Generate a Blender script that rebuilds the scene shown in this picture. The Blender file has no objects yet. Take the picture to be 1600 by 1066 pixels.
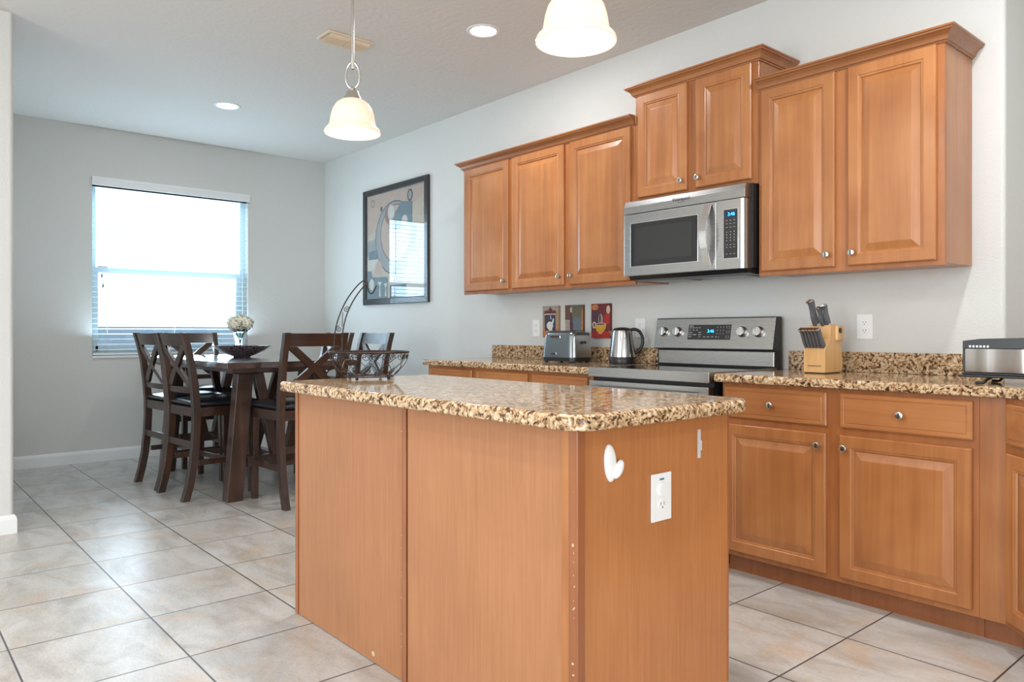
import bpy, bmesh, math, random
from mathutils import Vector, Matrix
random.seed(7)
PI = math.pi
scene = bpy.context.scene
C = scene.collection

# ------------------------------------------------------------------ camera
cam_d = bpy.data.cameras.new('camera'); cam = bpy.data.objects.new('camera', cam_d); C.objects.link(cam)
YAW, PITCH, ROLL = math.radians(49.322), math.radians(-0.06), 0.0
cam.location = (7.1987, -3.627, 1.1031)
fwd = Vector((-math.sin(YAW) * math.cos(PITCH), math.cos(YAW) * math.cos(PITCH), math.sin(PITCH)))
cam.rotation_euler = fwd.to_track_quat('-Z', 'Y').to_euler()
cam_d.sensor_fit = 'HORIZONTAL'; cam_d.sensor_width = 36.0
cam_d.lens = 36.0 * 1176.84 / 1600.0
cam_d.shift_y = -11.97 / 1600.0
cam_d.clip_start = 0.05; cam_d.clip_end = 200
scene.camera = cam

# ------------------------------------------------------------------ world
W = bpy.data.worlds.new('sky'); scene.world = W; W.use_nodes = True
wn = W.node_tree.nodes; wl = W.node_tree.links
bg = wn['Background']
bg.inputs[0].default_value = (0.80, 0.91, 1.0, 1); bg.inputs[1].default_value = 2.9

# ------------------------------------------------------------------ big lights (dining window daylight, plus unseen fill added behind the camera)
def area(name, loc, target, sx, sy, power, col, spread=PI):
    l = bpy.data.lights.new(name, 'AREA'); l.shape = 'RECTANGLE'; l.size = sx; l.size_y = sy
    l.energy = power; l.color = col; l.spread = spread
    o = bpy.data.objects.new(name, l); C.objects.link(o); o.location = loc
    o.rotation_euler = (Vector(target) - Vector(loc)).to_track_quat('-Z', 'Y').to_euler()
    return o
area('fill_rear_opening', (6.0, -7.85, 1.35), (5.4, 0, 2.0), 3.6, 2.3, 200, (0.91, 0.96, 1.0))  # unseen fill lamp added to brighten the room, at an assumed opening
area('fill_side_opening', (10.3, -4.6, 1.35), (4.0, -2.2, 2.3), 3.4, 2.3, 112, (0.96, 0.98, 1.0))  # second added fill lamp, for an assumed side opening out of view
area('daylight_dining_window', (-0.20, -1.485, 1.98), (3.0, -1.485, 1.98), 1.40, 0.92, 38, (0.60, 0.83, 1.0))
area('ceiling_fill_at_sill', (0.07, -1.485, 1.00), (1.9, -1.485, 2.86), 1.3, 0.12, 36, (0.60, 0.83, 1.0))  # unseen strip lamp added to lift the dining ceiling

vs = scene.view_settings
vs.view_transform = 'Standard'; vs.look = 'None'; vs.gamma = 1.0; vs.use_curve_mapping = False
vs.exposure = -0.6
scene.cycles.use_denoising = True
scene.cycles.max_bounces = 8
scene.cycles.sample_clamp_indirect = 6.0

# ------------------------------------------------------------------ materials
def new_mat(name):
    m = bpy.data.materials.new(name); m.use_nodes = True
    nt = m.node_tree; return m, nt.nodes, nt.links, nt.nodes['Principled BSDF']
def srgb(r, g, b):
    f = lambda c: c / 12.92 if c <= 0.04045 else ((c + 0.055) / 1.055) ** 2.4
    return (f(r / 255), f(g / 255), f(b / 255), 1)
def simple(name, col, rough=0.5, metal=0.0, emis=None, estr=0.0, coat=0.0, noise=0.0, nscale=30, bump=0.0, bscale=80, spec=0.5, trans=0.0, aniso=None):
    m, n, l, p = new_mat(name)
    p.inputs['Base Color'].default_value = col
    p.inputs['Roughness'].default_value = rough
    p.inputs['Metallic'].default_value = metal
    p.inputs['Specular IOR Level'].default_value = spec
    p.inputs['Coat Weight'].default_value = coat
    p.inputs['Transmission Weight'].default_value = trans
    if emis: p.inputs['Emission Color'].default_value = emis; p.inputs['Emission Strength'].default_value = estr
    tc = n.new('ShaderNodeTexCoord')
    if noise > 0:
        t = n.new('ShaderNodeTexNoise'); t.inputs['Scale'].default_value = nscale; t.inputs['Detail'].default_value = 4
        l.new(tc.outputs['Object'], t.inputs['Vector'])
        mx = n.new('ShaderNodeMix'); mx.data_type = 'RGBA'
        mx.inputs['A'].default_value = tuple(c * (1 - noise) for c in col[:3]) + (1,)
        mx.inputs['B'].default_value = tuple(min(1, c * (1 + noise)) for c in col[:3]) + (1,)
        l.new(t.outputs['Fac'], mx.inputs['Factor']); l.new(mx.outputs['Result'], p.inputs['Base Color'])
    if bump > 0:
        t2 = n.new('ShaderNodeTexNoise'); t2.inputs['Scale'].default_value = bscale; t2.inputs['Detail'].default_value = 3
        l.new(tc.outputs['Object'], t2.inputs['Vector'])
        b = n.new('ShaderNodeBump'); b.inputs['Strength'].default_value = bump; b.inputs['Distance'].default_value = 0.01
        l.new(t2.outputs['Fac'], b.inputs['Height']); l.new(b.outputs['Normal'], p.inputs['Normal'])
    return m
def ramp(n, stops, interp='LINEAR'):
    r = n.new('ShaderNodeValToRGB'); cr = r.color_ramp; cr.interpolation = interp
    while len(cr.elements) < len(stops): cr.elements.new(0.5)
    for e, (p, c) in zip(cr.elements, stops): e.position = p; e.color = c
    return r
def wood(name, dark, mid, light, axis='z', rough=0.32, scale=1.0, coat=0.25, figure=0.5):
    m, n, l, p = new_mat(name)
    tc = n.new('ShaderNodeTexCoord'); mp = n.new('ShaderNodeMapping')
    s = {'z': (26, 26, 1.1), 'x': (1.1, 26, 26), 'y': (26, 1.1, 26)}[axis]
    mp.inputs['Scale'].default_value = tuple(v * scale for v in s)
    oi = n.new('ShaderNodeObjectInfo')
    ad = n.new('ShaderNodeVectorMath'); ad.operation = 'ADD'
    mul = n.new('ShaderNodeMath'); mul.operation = 'MULTIPLY'; mul.inputs[1].default_value = 13.0
    l.new(oi.outputs['Random'], mul.inputs[0]); cmb = n.new('ShaderNodeCombineXYZ')
    for k in range(3): l.new(mul.outputs[0], cmb.inputs[k])
    l.new(tc.outputs['Object'], ad.inputs[0]); l.new(cmb.outputs[0], ad.inputs[1])
    l.new(ad.outputs[0], mp.inputs['Vector'])
    a = n.new('ShaderNodeTexNoise'); a.inputs['Scale'].default_value = 1.0; a.inputs['Detail'].default_value = 7; a.inputs['Roughness'].default_value = 0.62
    a.inputs['Distortion'].default_value = 0.6
    l.new(mp.outputs[0], a.inputs['Vector'])
    b = n.new('ShaderNodeTexNoise'); b.inputs['Scale'].default_value = 3.2; b.inputs['Detail'].default_value = 3
    l.new(ad.outputs[0], b.inputs['Vector'])
    mx = n.new('ShaderNodeMix'); mx.inputs['Factor'].default_value = figure
    l.new(a.outputs['Fac'], mx.inputs['A']); l.new(b.outputs['Fac'], mx.inputs['B'])
    r = ramp(n, [(0.32, dark), (0.5, mid), (0.68, light)])
    l.new(mx.outputs['Result'], r.inputs['Fac'])
    hv = n.new('ShaderNodeHueSaturation')
    mr = n.new('ShaderNodeMapRange'); mr.inputs['To Min'].default_value = 0.93; mr.inputs['To Max'].default_value = 1.07
    l.new(oi.outputs['Random'], mr.inputs['Value']); l.new(mr.outputs[0], hv.inputs['Value'])
    l.new(r.outputs['Color'], hv.inputs['Color']); l.new(hv.outputs['Color'], p.inputs['Base Color'])
    p.inputs['Roughness'].default_value = rough; p.inputs['Coat Weight'].default_value = coat; p.inputs['Coat Roughness'].default_value = 0.18
    bp = n.new('ShaderNodeBump'); bp.inputs['Strength'].default_value = 0.05; bp.inputs['Distance'].default_value = 0.004
    l.new(a.outputs['Fac'], bp.inputs['Height']); l.new(bp.outputs['Normal'], p.inputs['Normal'])
    return m
MD, MM, ML = (0.325, 0.115, 0.034, 1), (0.42, 0.162, 0.051, 1), (0.51, 0.22, 0.076, 1)
maple = wood('maple_vertical', MD, MM, ML, 'z')
maple_h = wood('maple_horizontal', MD, MM, ML, 'x')
maple_dark = wood('maple_frame', (0.30, 0.105, 0.032, 1), (0.39, 0.14, 0.043, 1), (0.47, 0.185, 0.06, 1), 'z')
crown_shade_m = wood('shaded_crown_maple', (0.25, 0.088, 0.028, 1), (0.33, 0.122, 0.038, 1), (0.40, 0.16, 0.054, 1), 'x')  # same maple stain, darkened to hold the shade on the crown
laminate = wood('island_laminate', (0.345, 0.145, 0.060, 1), (0.40, 0.172, 0.073, 1), (0.45, 0.20, 0.09, 1), 'z', rough=0.42, scale=3.2, coat=0.1, figure=0.35)
laminate_end = wood('island_end_laminate', (0.40, 0.148, 0.046, 1), (0.47, 0.180, 0.058, 1), (0.53, 0.215, 0.074, 1), 'z', rough=0.4, scale=3.2, coat=0.15, figure=0.35)
trimwood = wood('island_trim', (0.26, 0.085, 0.030, 1), (0.33, 0.115, 0.040, 1), (0.40, 0.15, 0.055, 1), 'z')
espresso = wood('espresso_wood', (0.016, 0.0075, 0.005, 1), (0.038, 0.017, 0.010, 1), (0.080, 0.034, 0.017, 1), 'z', rough=0.36, coat=0.6)
espresso_x = wood('espresso_wood_across', (0.016, 0.0075, 0.005, 1), (0.038, 0.017, 0.010, 1), (0.080, 0.034, 0.017, 1), 'x', rough=0.36, coat=0.6)
tabletop_m = wood('dark_tabletop_wood', (0.020, 0.011, 0.008, 1), (0.04, 0.022, 0.016, 1), (0.075, 0.042, 0.030, 1), 'x', rough=0.16, coat=1.0)
blockwood = wood('pale_block_wood', (0.56, 0.30, 0.11, 1), (0.66, 0.38, 0.15, 1), (0.74, 0.46, 0.20, 1), 'z', rough=0.4)

def granite(name):
    m, n, l, p = new_mat(name)
    tc = n.new('ShaderNodeTexCoord')
    w = n.new('ShaderNodeTexNoise'); w.inputs['Scale'].default_value = 14; w.inputs['Detail'].default_value = 3
    l.new(tc.outputs['Object'], w.inputs['Vector'])
    sc_ = n.new('ShaderNodeVectorMath'); sc_.operation = 'MULTIPLY_ADD'
    sc_.inputs[1].default_value = (0.05, 0.05, 0.05)
    l.new(w.outputs['Color'], sc_.inputs[0]); l.new(tc.outputs['Object'], sc_.inputs[2])
    v = n.new('ShaderNodeTexVoronoi'); v.inputs['Scale'].default_value = 125
    l.new(sc_.outputs[0], v.inputs['Vector'])
    cells = n.new('ShaderNodeSeparateColor'); l.new(v.outputs['Color'], cells.inputs[0])
    nz = n.new('ShaderNodeTexNoise'); nz.inputs['Scale'].default_value = 60; nz.inputs['Detail'].default_value = 6; nz.inputs['Roughness'].default_value = 0.7
    l.new(sc_.outputs[0], nz.inputs['Vector'])
    mx = n.new('ShaderNodeMix'); mx.inputs['Factor'].default_value = 0.60
    mr = n.new('ShaderNodeMapRange'); mr.inputs['From Min'].default_value = 0.3; mr.inputs['From Max'].default_value = 0.7
    l.new(nz.outputs['Fac'], mr.inputs['Value'])
    l.new(cells.outputs[0], mx.inputs['A']); l.new(mr.outputs[0], mx.inputs['B'])
    r = ramp(n, [(0.13, (0.012, 0.009, 0.008, 1)), (0.28, (0.065, 0.036, 0.022, 1)), (0.40, (0.27, 0.145, 0.068, 1)), (0.50, (0.50, 0.32, 0.165, 1)), (0.66, (0.64, 0.47, 0.29, 1)), (0.84, (0.74, 0.62, 0.47, 1))])
    l.new(mx.outputs['Result'], r.inputs['Fac'])
    l.new(r.outputs['Color'], p.inputs['Base Color'])
    p.inputs['Roughness'].default_value = 0.08; p.inputs['Specular IOR Level'].default_value = 0.36
    return m
granite_m = granite('speckled_granite')

def tiles():
    m, n, l, p = new_mat('floor_tile')
    tc = n.new('ShaderNodeTexCoord'); sp = n.new('ShaderNodeSeparateXYZ'); l.new(tc.outputs['Object'], sp.inputs[0])
    T = 0.4622
    ds, cells = [], []
    for k, off in ((0, 2.2277), (1, -2.7878)):
        a = n.new('ShaderNodeMath'); a.operation = 'SUBTRACT'; a.inputs[1].default_value = off - 40 * T; l.new(sp.outputs[k], a.inputs[0])
        d = n.new('ShaderNodeMath'); d.operation = 'DIVIDE'; d.inputs[1].default_value = T; l.new(a.outputs[0], d.inputs[0])
        f = n.new('ShaderNodeMath'); f.operation = 'FRACT'; l.new(d.outputs[0], f.inputs[0])
        fl = n.new('ShaderNodeMath'); fl.operation = 'FLOOR'; l.new(d.outputs[0], fl.inputs[0]); cells.append(fl)
        pp = n.new('ShaderNodeMath'); pp.operation = 'PINGPONG'; pp.inputs[1].default_value = 0.5; l.new(f.outputs[0], pp.inputs[0]); ds.append(pp)
    mn = n.new('ShaderNodeMath'); mn.operation = 'MINIMUM'; l.new(ds[0].outputs[0], mn.inputs[0]); l.new(ds[1].outputs[0], mn.inputs[1])
    gr = n.new('ShaderNodeMapRange'); gr.inputs['From Min'].default_value = 0.0052; gr.inputs['From Max'].default_value = 0.0082
    l.new(mn.outputs[0], gr.inputs['Value'])
    cb = n.new('ShaderNodeCombineXYZ'); l.new(cells[0].outputs[0], cb.inputs[0]); l.new(cells[1].outputs[0], cb.inputs[1])
    wnz = n.new('ShaderNodeTexWhiteNoise'); wnz.noise_dimensions = '3D'; l.new(cb.outputs[0], wnz.inputs['Vector'])
    off = n.new('ShaderNodeVectorMath'); off.operation = 'MULTIPLY_ADD'; off.inputs[1].default_value = (7, 7, 7)
    l.new(wnz.outputs['Color'], off.inputs[0]); l.new(tc.outputs['Object'], off.inputs[2])
    mp = n.new('ShaderNodeMapping'); mp.inputs['Scale'].default_value = (2.2, 5.0, 3); mp.inputs['Rotation'].default_value = (0, 0, 0.5); l.new(off.outputs[0], mp.inputs['Vector'])
    a = n.new('ShaderNodeTexNoise'); a.inputs['Scale'].default_value = 1.2; a.inputs['Detail'].default_value = 6; a.inputs['Roughness'].default_value = 0.6; a.inputs['Distortion'].default_value = 0.8
    l.new(mp.outputs[0], a.inputs['Vector'])
    r = ramp(n, [(0.28, (0.38, 0.345, 0.305, 1)), (0.42, (0.49, 0.47, 0.435, 1)), (0.55, (0.59, 0.575, 0.55, 1)), (0.72, (0.66, 0.65, 0.63, 1))])
    l.new(a.outputs['Fac'], r.inputs['Fac'])
    b = n.new('ShaderNodeTexNoise'); b.inputs['Scale'].default_value = 4.5; b.inputs['Detail'].default_value = 8; b.inputs['Roughness'].default_value = 0.65; l.new(off.outputs[0], b.inputs['Vector'])
    rb = ramp(n, [(0.53, (0, 0, 0, 1)), (0.66, (1, 1, 1, 1))]); l.new(b.outputs['Fac'], rb.inputs['Fac'])
    mw = n.new('ShaderNodeMath'); mw.operation = 'MULTIPLY'; mw.inputs[1].default_value = 0.55; l.new(rb.outputs['Color'], mw.inputs[0])
    m1 = n.new('ShaderNodeMix'); m1.data_type = 'RGBA'; l.new(mw.outputs[0], m1.inputs['Factor']); l.new(r.outputs['Color'], m1.inputs['A']); m1.inputs['B'].default_value = (0.62, 0.46, 0.32, 1)
    c = n.new('ShaderNodeTexNoise'); c.inputs['Scale'].default_value = 26; c.inputs['Detail'].default_value = 5; l.new(mp.outputs[0], c.inputs['Vector'])
    rc = ramp(n, [(0.35, (0.86, 0.86, 0.86, 1)), (0.6, (1, 1, 1, 1))]); l.new(c.outputs['Fac'], rc.inputs['Fac'])
    m2 = n.new('ShaderNodeMix'); m2.data_type = 'RGBA'; m2.blend_type = 'MULTIPLY'; m2.inputs['Factor'].default_value = 0.8
    l.new(m1.outputs['Result'], m2.inputs['A']); l.new(rc.outputs['Color'], m2.inputs['B'])
    m3 = n.new('ShaderNodeMix'); m3.data_type = 'RGBA'; l.new(gr.outputs[0], m3.inputs['Factor']); m3.inputs['A'].default_value = (0.075, 0.075, 0.08, 1)
    l.new(m2.outputs['Result'], m3.inputs['B']); l.new(m3.outputs['Result'], p.inputs['Base Color'])
    p.inputs['Roughness'].default_value = 0.30
    bp = n.new('ShaderNodeBump'); bp.inputs['Strength'].default_value = 0.5; bp.inputs['Distance'].default_value = 0.002
    l.new(gr.outputs[0], bp.inputs['Height']); l.new(bp.outputs['Normal'], p.inputs['Normal'])
    return m
tile_m = tiles()
wall_m = simple('greige_wall_paint', srgb(216, 216, 212), 0.7, bump=0.25, bscale=120)
ceil_m = simple('textured_ceiling_paint', srgb(220, 215, 209), 0.85, bump=0.35, bscale=30)
white_m = simple('white_trim_paint', srgb(236, 238, 238), 0.4)
plastic_w = simple('white_plastic', srgb(242, 242, 240), 0.35)
vinyl_m = simple('daylight_tinted_vinyl', srgb(214, 238, 248), 0.4)  # blue of the daylight put into the vinyl colour
blind_m = simple('blind_slat', srgb(240, 243, 244), 0.45)
def steel(name, base=(0.46, 0.455, 0.45, 1), rough=0.27, axis='x'):
    m, n, l, p = new_mat(name)
    p.inputs['Base Color'].default_value = base; p.inputs['Metallic'].default_value = 1.0; p.inputs['Roughness'].default_value = rough
    tc = n.new('ShaderNodeTexCoord'); mp = n.new('ShaderNodeMapping'); mp.inputs['Scale'].default_value = {'x': (5, 900, 900), 'z': (900, 900, 5)}[axis]
    l.new(tc.outputs['Object'], mp.inputs['Vector']); t = n.new('ShaderNodeTexNoise'); t.inputs['Scale'].default_value = 1; l.new(mp.outputs[0], t.inputs['Vector'])
    mr = n.new('ShaderNodeMapRange'); mr.inputs['To Min'].default_value = rough - 0.02; mr.inputs['To Max'].default_value = rough + 0.03
    l.new(t.outputs['Fac'], mr.inputs['Value']); l.new(mr.outputs[0], p.inputs['Roughness'])
    return m
steel_m = steel('brushed_stainless')
steel_v = steel('brushed_stainless_vertical', axis='z', rough=0.22)
nickel_m = simple('satin_nickel', (0.62, 0.60, 0.56, 1), 0.25, 1.0)
chrome_m = simple('polished_steel', (0.82, 0.82, 0.82, 1), 0.08, 1.0)
gunmetal_m = simple('grey_metallic_paint', (0.20, 0.225, 0.24, 1), 0.28, 0.85, coat=0.5)
black_m = simple('black_plastic', (0.012, 0.012, 0.013, 1), 0.35)
blackglass_m = simple('black_glass', (0.010, 0.010, 0.011, 1), 0.05, spec=0.7)
mwglass_m = simple('smoked_oven_glass', (0.022, 0.022, 0.023, 1), 0.10, spec=0.7)
panel_m = simple('charcoal_control_panel', (0.03, 0.028, 0.028, 1), 0.3)
greyprint_m = simple('grey_print', (0.5, 0.5, 0.5, 1), 0.5)
darkprint_m = simple('dark_print', (0.06, 0.05, 0.04, 1), 0.5)
blue_led = simple('blue_led_digits', (0.0, 0.2, 0.5, 1), 0.3, emis=(0.05, 0.55, 1.0, 1), estr=4.0)
navy_lcd = simple('unlit_blue_display', (0.004, 0.02, 0.05, 1), 0.15, emis=(0.0, 0.05, 0.12, 1), estr=0.6)
leather_m = simple('black_leatherette', (0.013, 0.013, 0.018, 1), 0.28, coat=0.25, bump=0.12, bscale=60)
bronze_m = simple('dark_bronze_wire', (0.045, 0.032, 0.026, 1), 0.38, 0.8)
cream_m = simple('cream_painted_metal', srgb(226, 209, 184), 0.5)
frame_black = simple('black_lacquer_frame', (0.02, 0.022, 0.026, 1), 0.25, coat=0.4)
glassm, gn, gl, gp = new_mat('clear_glass')
gp.inputs['Transmission Weight'].default_value = 1.0; gp.inputs['Roughness'].default_value = 0.02; gp.inputs['IOR'].default_value = 1.45
gp.inputs['Base Color'].default_value = (0.86, 0.95, 0.97, 1)
def thinglass(name, tint, gloss=0.06):
    m = bpy.data.materials.new(name); m.use_nodes = True; nt = m.node_tree; n = nt.nodes; l = nt.links
    n.remove(n['Principled BSDF'])
    t = n.new('ShaderNodeBsdfTransparent'); t.inputs[0].default_value = tint
    g = n.new('ShaderNodeBsdfGlossy'); g.inputs['Roughness'].default_value = 0.02
    lw = n.new('ShaderNodeLayerWeight'); pw = n.new('ShaderNodeMath'); pw.operation = 'POWER'; pw.inputs[1].default_value = 4.0
    l.new(lw.outputs['Facing'], pw.inputs[0]); fr = n.new('ShaderNodeMath'); fr.operation = 'MULTIPLY_ADD'; fr.inputs[1].default_value = 0.9; fr.inputs[2].default_value = gloss; fr.use_clamp = True
    l.new(pw.outputs[0], fr.inputs[0])
    mx = n.new('ShaderNodeMixShader'); l.new(fr.outputs[0], mx.inputs[0]); l.new(t.outputs[0], mx.inputs[1]); l.new(g.outputs[0], mx.inputs[2])
    l.new(mx.outputs[0], n['Material Output'].inputs[0]); return m
pane_m = thinglass('window_glass', (0.95, 0.98, 1, 1))
picglass_m = thinglass('picture_glass', (1, 1, 1, 1))
def shade_mat():
    m = bpy.data.materials.new('opal_glass_shade'); m.use_nodes = True; nt = m.node_tree; n = nt.nodes; l = nt.links
    p = n['Principled BSDF']; p.inputs['Base Color'].default_value = (0.82, 0.77, 0.69, 1); p.inputs['Roughness'].default_value = 0.25
    p.inputs['Emission Color'].default_value = (1.0, 0.92, 0.80, 1); p.inputs['Emission Strength'].default_value = 0.42
    t = n.new('ShaderNodeBsdfTranslucent'); t.inputs[0].default_value = (0.9, 0.79, 0.64, 1)
    mx = n.new('ShaderNodeMixShader'); mx.inputs[0].default_value = 0.35
    l.new(p.outputs[0], mx.inputs[1]); l.new(t.outputs[0], mx.inputs[2]); l.new(mx.outputs[0], n['Material Output'].inputs[0]); return m
shade_m = shade_mat()
bulb_m = simple('glowing_bulb', (1, 1, 1, 1), 0.4, emis=(1.0, 0.88, 0.72, 1), estr=5.0)
can_glow = simple('recessed_lamp_lens', (1, 1, 1, 1), 0.4, emis=(0.95, 0.98, 1.0, 1), estr=14.0)
petal_m = simple('ivory_petals', srgb(243, 240, 222), 0.6, noise=0.08, nscale=20)
leaf_m = simple('dark_green_leaf', (0.03, 0.07, 0.03, 1), 0.5, noise=0.3)
stem_m = simple('pale_green_stem', (0.12, 0.22, 0.10, 1), 0.5)
def bowl_mat():
    m, n, l, p = new_mat('mottled_silver_purple_glaze')
    tc = n.new('ShaderNodeTexCoord'); v = n.new('ShaderNodeTexVoronoi'); v.inputs['Scale'].default_value = 75; l.new(tc.outputs['Object'], v.inputs['Vector'])
    r = ramp(n, [(0.12, (0.75, 0.71, 0.73, 1)), (0.4, (0.38, 0.32, 0.35, 1)), (0.75, (0.10, 0.07, 0.09, 1))]); l.new(v.outputs['Distance'], r.inputs['Fac'])
    l.new(r.outputs['Color'], p.inputs['Base Color']); p.inputs['Metallic'].default_value = 0.55; p.inputs['Roughness'].default_value = 0.28
    b = n.new('ShaderNodeBump'); b.inputs['Strength'].default_value = 0.5; b.inputs['Distance'].default_value = 0.003; l.new(v.outputs['Distance'], b.inputs['Height']); l.new(b.outputs['Normal'], p.inputs['Normal'])
    return m
bowl_m = bowl_mat()
concrete_m = simple('pale_patio', srgb(200, 198, 190), 0.8, noise=0.1, nscale=2)
stucco_m = simple('white_stucco', srgb(245, 244, 240), 0.8, bump=0.2)

# ------------------------------------------------------------------ mesh helpers
class MB:
    def __init__(s): s.bm = bmesh.new(); s.mi = 0
    def _mark(s, faces):
        for f in faces: f.material_index = s.mi
    def box(s, x0, x1, y0, y1, z0, z1, bev=0.0, seg=2, M=None):
        t = bmesh.new(); bmesh.ops.create_cube(t, size=1.0)
        for v in t.verts: v.co = Vector(((x0 + x1) / 2 + v.co.x * (x1 - x0), (y0 + y1) / 2 + v.co.y * (y1 - y0), (z0 + z1) / 2 + v.co.z * (z1 - z0)))
        if bev > 0: bmesh.ops.bevel(t, geom=t.edges[:] , offset=bev, segments=seg, profile=0.6, affect='EDGES')
        s.add(t, M); return s
    def add(s, t, M=None, smooth=None):
        vm = {}
        for v in t.verts: vm[v] = s.bm.verts.new(M @ v.co if M else v.co)
        for f in t.faces:
            try:
                g = s.bm.faces.new([vm[v] for v in f.verts]); g.material_index = s.mi; g.smooth = f.smooth if smooth is None else smooth
            except ValueError: pass
        t.free()
    def beam(s, p0, p1, w, h, bev=0.0, up=(0, 0, 1)):
        p0, p1 = Vector(p0), Vector(p1); d = (p1 - p0); L = d.length; d.normalize(); u = Vector(up)
        if abs(d.dot(u)) > 0.99: u = Vector((0, 1, 0))
        xx = d.cross(u).normalized(); zz = xx.cross(d).normalized()
        M = Matrix(((xx.x, d.x, zz.x, p0.x), (xx.y, d.y, zz.y, p0.y), (xx.z, d.z, zz.z, p0.z), (0, 0, 0, 1)))
        return s.box(-w / 2, w / 2, 0, L, -h / 2, h / 2, bev, 1, M)
    def sweep_rect(s, pts, w, d):   # bar in the (y,z) plane: pts are (y,z); w = width along x centred, d = thickness list or number
        pass
    def tube(s, pts, r, seg=8, closed=False):
        pts = [Vector(p) for p in pts]; n = len(pts); rings = []
        prev = None
        for i, p in enumerate(pts):
            a = pts[(i - 1) % n] if (closed or i > 0) else p; b = pts[(i + 1) % n] if (closed or i < n - 1) else p
            t = (b - a)
            t = t.normalized() if t.length > 1e-9 else Vector((0, 0, 1))
            if prev is None:
                u = Vector((0, 0, 1)) if abs(t.z) < 0.9 else Vector((1, 0, 0)); u = (u - t * u.dot(t)).normalized()
            else:
                u = prev - t * prev.dot(t); u = u.normalized() if u.length > 1e-6 else prev
            prev = u; w = t.cross(u); rr = r[i] if isinstance(r, (list, tuple)) else r
            rings.append([s.bm.verts.new(p + (u * math.cos(2 * PI * k / seg) + w * math.sin(2 * PI * k / seg)) * rr) for k in range(seg)])
        rng = range(n if closed else n - 1)
        for i in rng:
            A, B = rings[i], rings[(i + 1) % n]
            for k in range(seg):
                f = s.bm.faces.new((A[k], A[(k + 1) % seg], B[(k + 1) % seg], B[k])); f.smooth = True; f.material_index = s.mi
        if not closed:
            for R_, rev in ((rings[0], True), (rings[-1], False)):
                try: f = s.bm.faces.new(R_[::-1] if rev else R_); f.material_index = s.mi
                except ValueError: pass
        return s
    def lathe(s, prof, c=(0, 0, 0), seg=32, M=None, closed=False, rf=None):
        rings = []
        for j, (r, z) in enumerate(prof):
            if r < 1e-5: rings.append([s.bm.verts.new((M or Matrix.Identity(4)) @ Vector((c[0], c[1], c[2] + z)))]); continue
            R_ = []
            for k in range(seg):
                a = 2 * PI * k / seg; q = rf(a, j) if rf else 1.0
                v = Vector((c[0] + r * q * math.cos(a), c[1] + r * q * math.sin(a), c[2] + z))
                R_.append(s.bm.verts.new(M @ v if M else v))
            rings.append(R_)
        m = len(rings)
        for i in range(m if closed else m - 1):
            A, B = rings[i], rings[(i + 1) % m]
            if len(A) == 1 and len(B) == 1: continue
            for k in range(seg):
                k2 = (k + 1) % seg
                if len(A) == 1: vs_ = (A[0], B[k2], B[k])
                elif len(B) == 1: vs_ = (A[k], A[k2], B[0])
                else: vs_ = (A[k], A[k2], B[k2], B[k])
                f = s.bm.faces.new(vs_); f.smooth = True; f.material_index = s.mi
        return s
    def prism(s, poly, axis, a, b, M=None, smooth=False):   # poly of 2D points; axis = extrusion axis
        def mk(p, t):
            if axis == 'x': return Vector((t, p[0], p[1]))
            if axis == 'y': return Vector((p[0], t, p[1]))
            return Vector((p[0], p[1], t))
        A = [s.bm.verts.new((M @ mk(p, a)) if M else mk(p, a)) for p in poly]
        B = [s.bm.verts.new((M @ mk(p, b)) if M else mk(p, b)) for p in poly]
        n = len(poly); fs = [s.bm.faces.new(A[::-1]), s.bm.faces.new(B)]
        for i in range(n):
            f = s.bm.faces.new((A[i], A[(i + 1) % n], B[(i + 1) % n], B[i])); f.smooth = smooth; fs.append(f)
        s._mark(fs); return s
    def rings_rect(s, x0, x1, z0, z1, prof, M=None):   # nested rectangles (inset, y), last one filled
        R_ = []
        for ins, y in prof:
            vs_ = [Vector((x0 + ins, y, z0 + ins)), Vector((x1 - ins, y, z0 + ins)), Vector((x1 - ins, y, z1 - ins)), Vector((x0 + ins, y, z1 - ins))]
            R_.append([s.bm.verts.new(M @ v if M else v) for v in vs_])
        for A, B in zip(R_, R_[1:]):
            for k in range(4): s._mark([s.bm.faces.new((A[k], A[(k + 1) % 4], B[(k + 1) % 4], B[k]))])
        s._mark([s.bm.faces.new(R_[-1])]); return R_
    def poly(s, pts, M=None):
        vs_ = [s.bm.verts.new(M @ Vector(p) if M else Vector(p)) for p in pts]
        s._mark([s.bm.faces.new(vs_)]); return s
    def moulding(s, path, prof, closed_ends=True, zbase=0.0):  # path (x,y) with outward on the right-hand side; prof [(out,z)] closed loop
        n = len(path); P = [Vector((p[0], p[1])) for p in path]; rings = []
        for i in range(n):
            dn = []
            if i > 0: d = (P[i] - P[i - 1]).normalized(); dn.append(Vector((d.y, -d.x)))
            if i < n - 1: d = (P[i + 1] - P[i]).normalized(); dn.append(Vector((d.y, -d.x)))
            if len(dn) == 2: m = (dn[0] + dn[1]); m = m / m.length_squared * 2.0
            else: m = dn[0]
            rings.append([s.bm.verts.new((P[i].x + m.x * o, P[i].y + m.y * o, zbase + z)) for o, z in prof])
        k = len(prof)
        for A, B in zip(rings, rings[1:]):
            for j in range(k): s._mark([s.bm.faces.new((A[j], A[(j + 1) % k], B[(j + 1) % k], B[j]))])
        s._mark([s.bm.faces.new(rings[0][::-1]), s.bm.faces.new(rings[-1])]); return s

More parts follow.
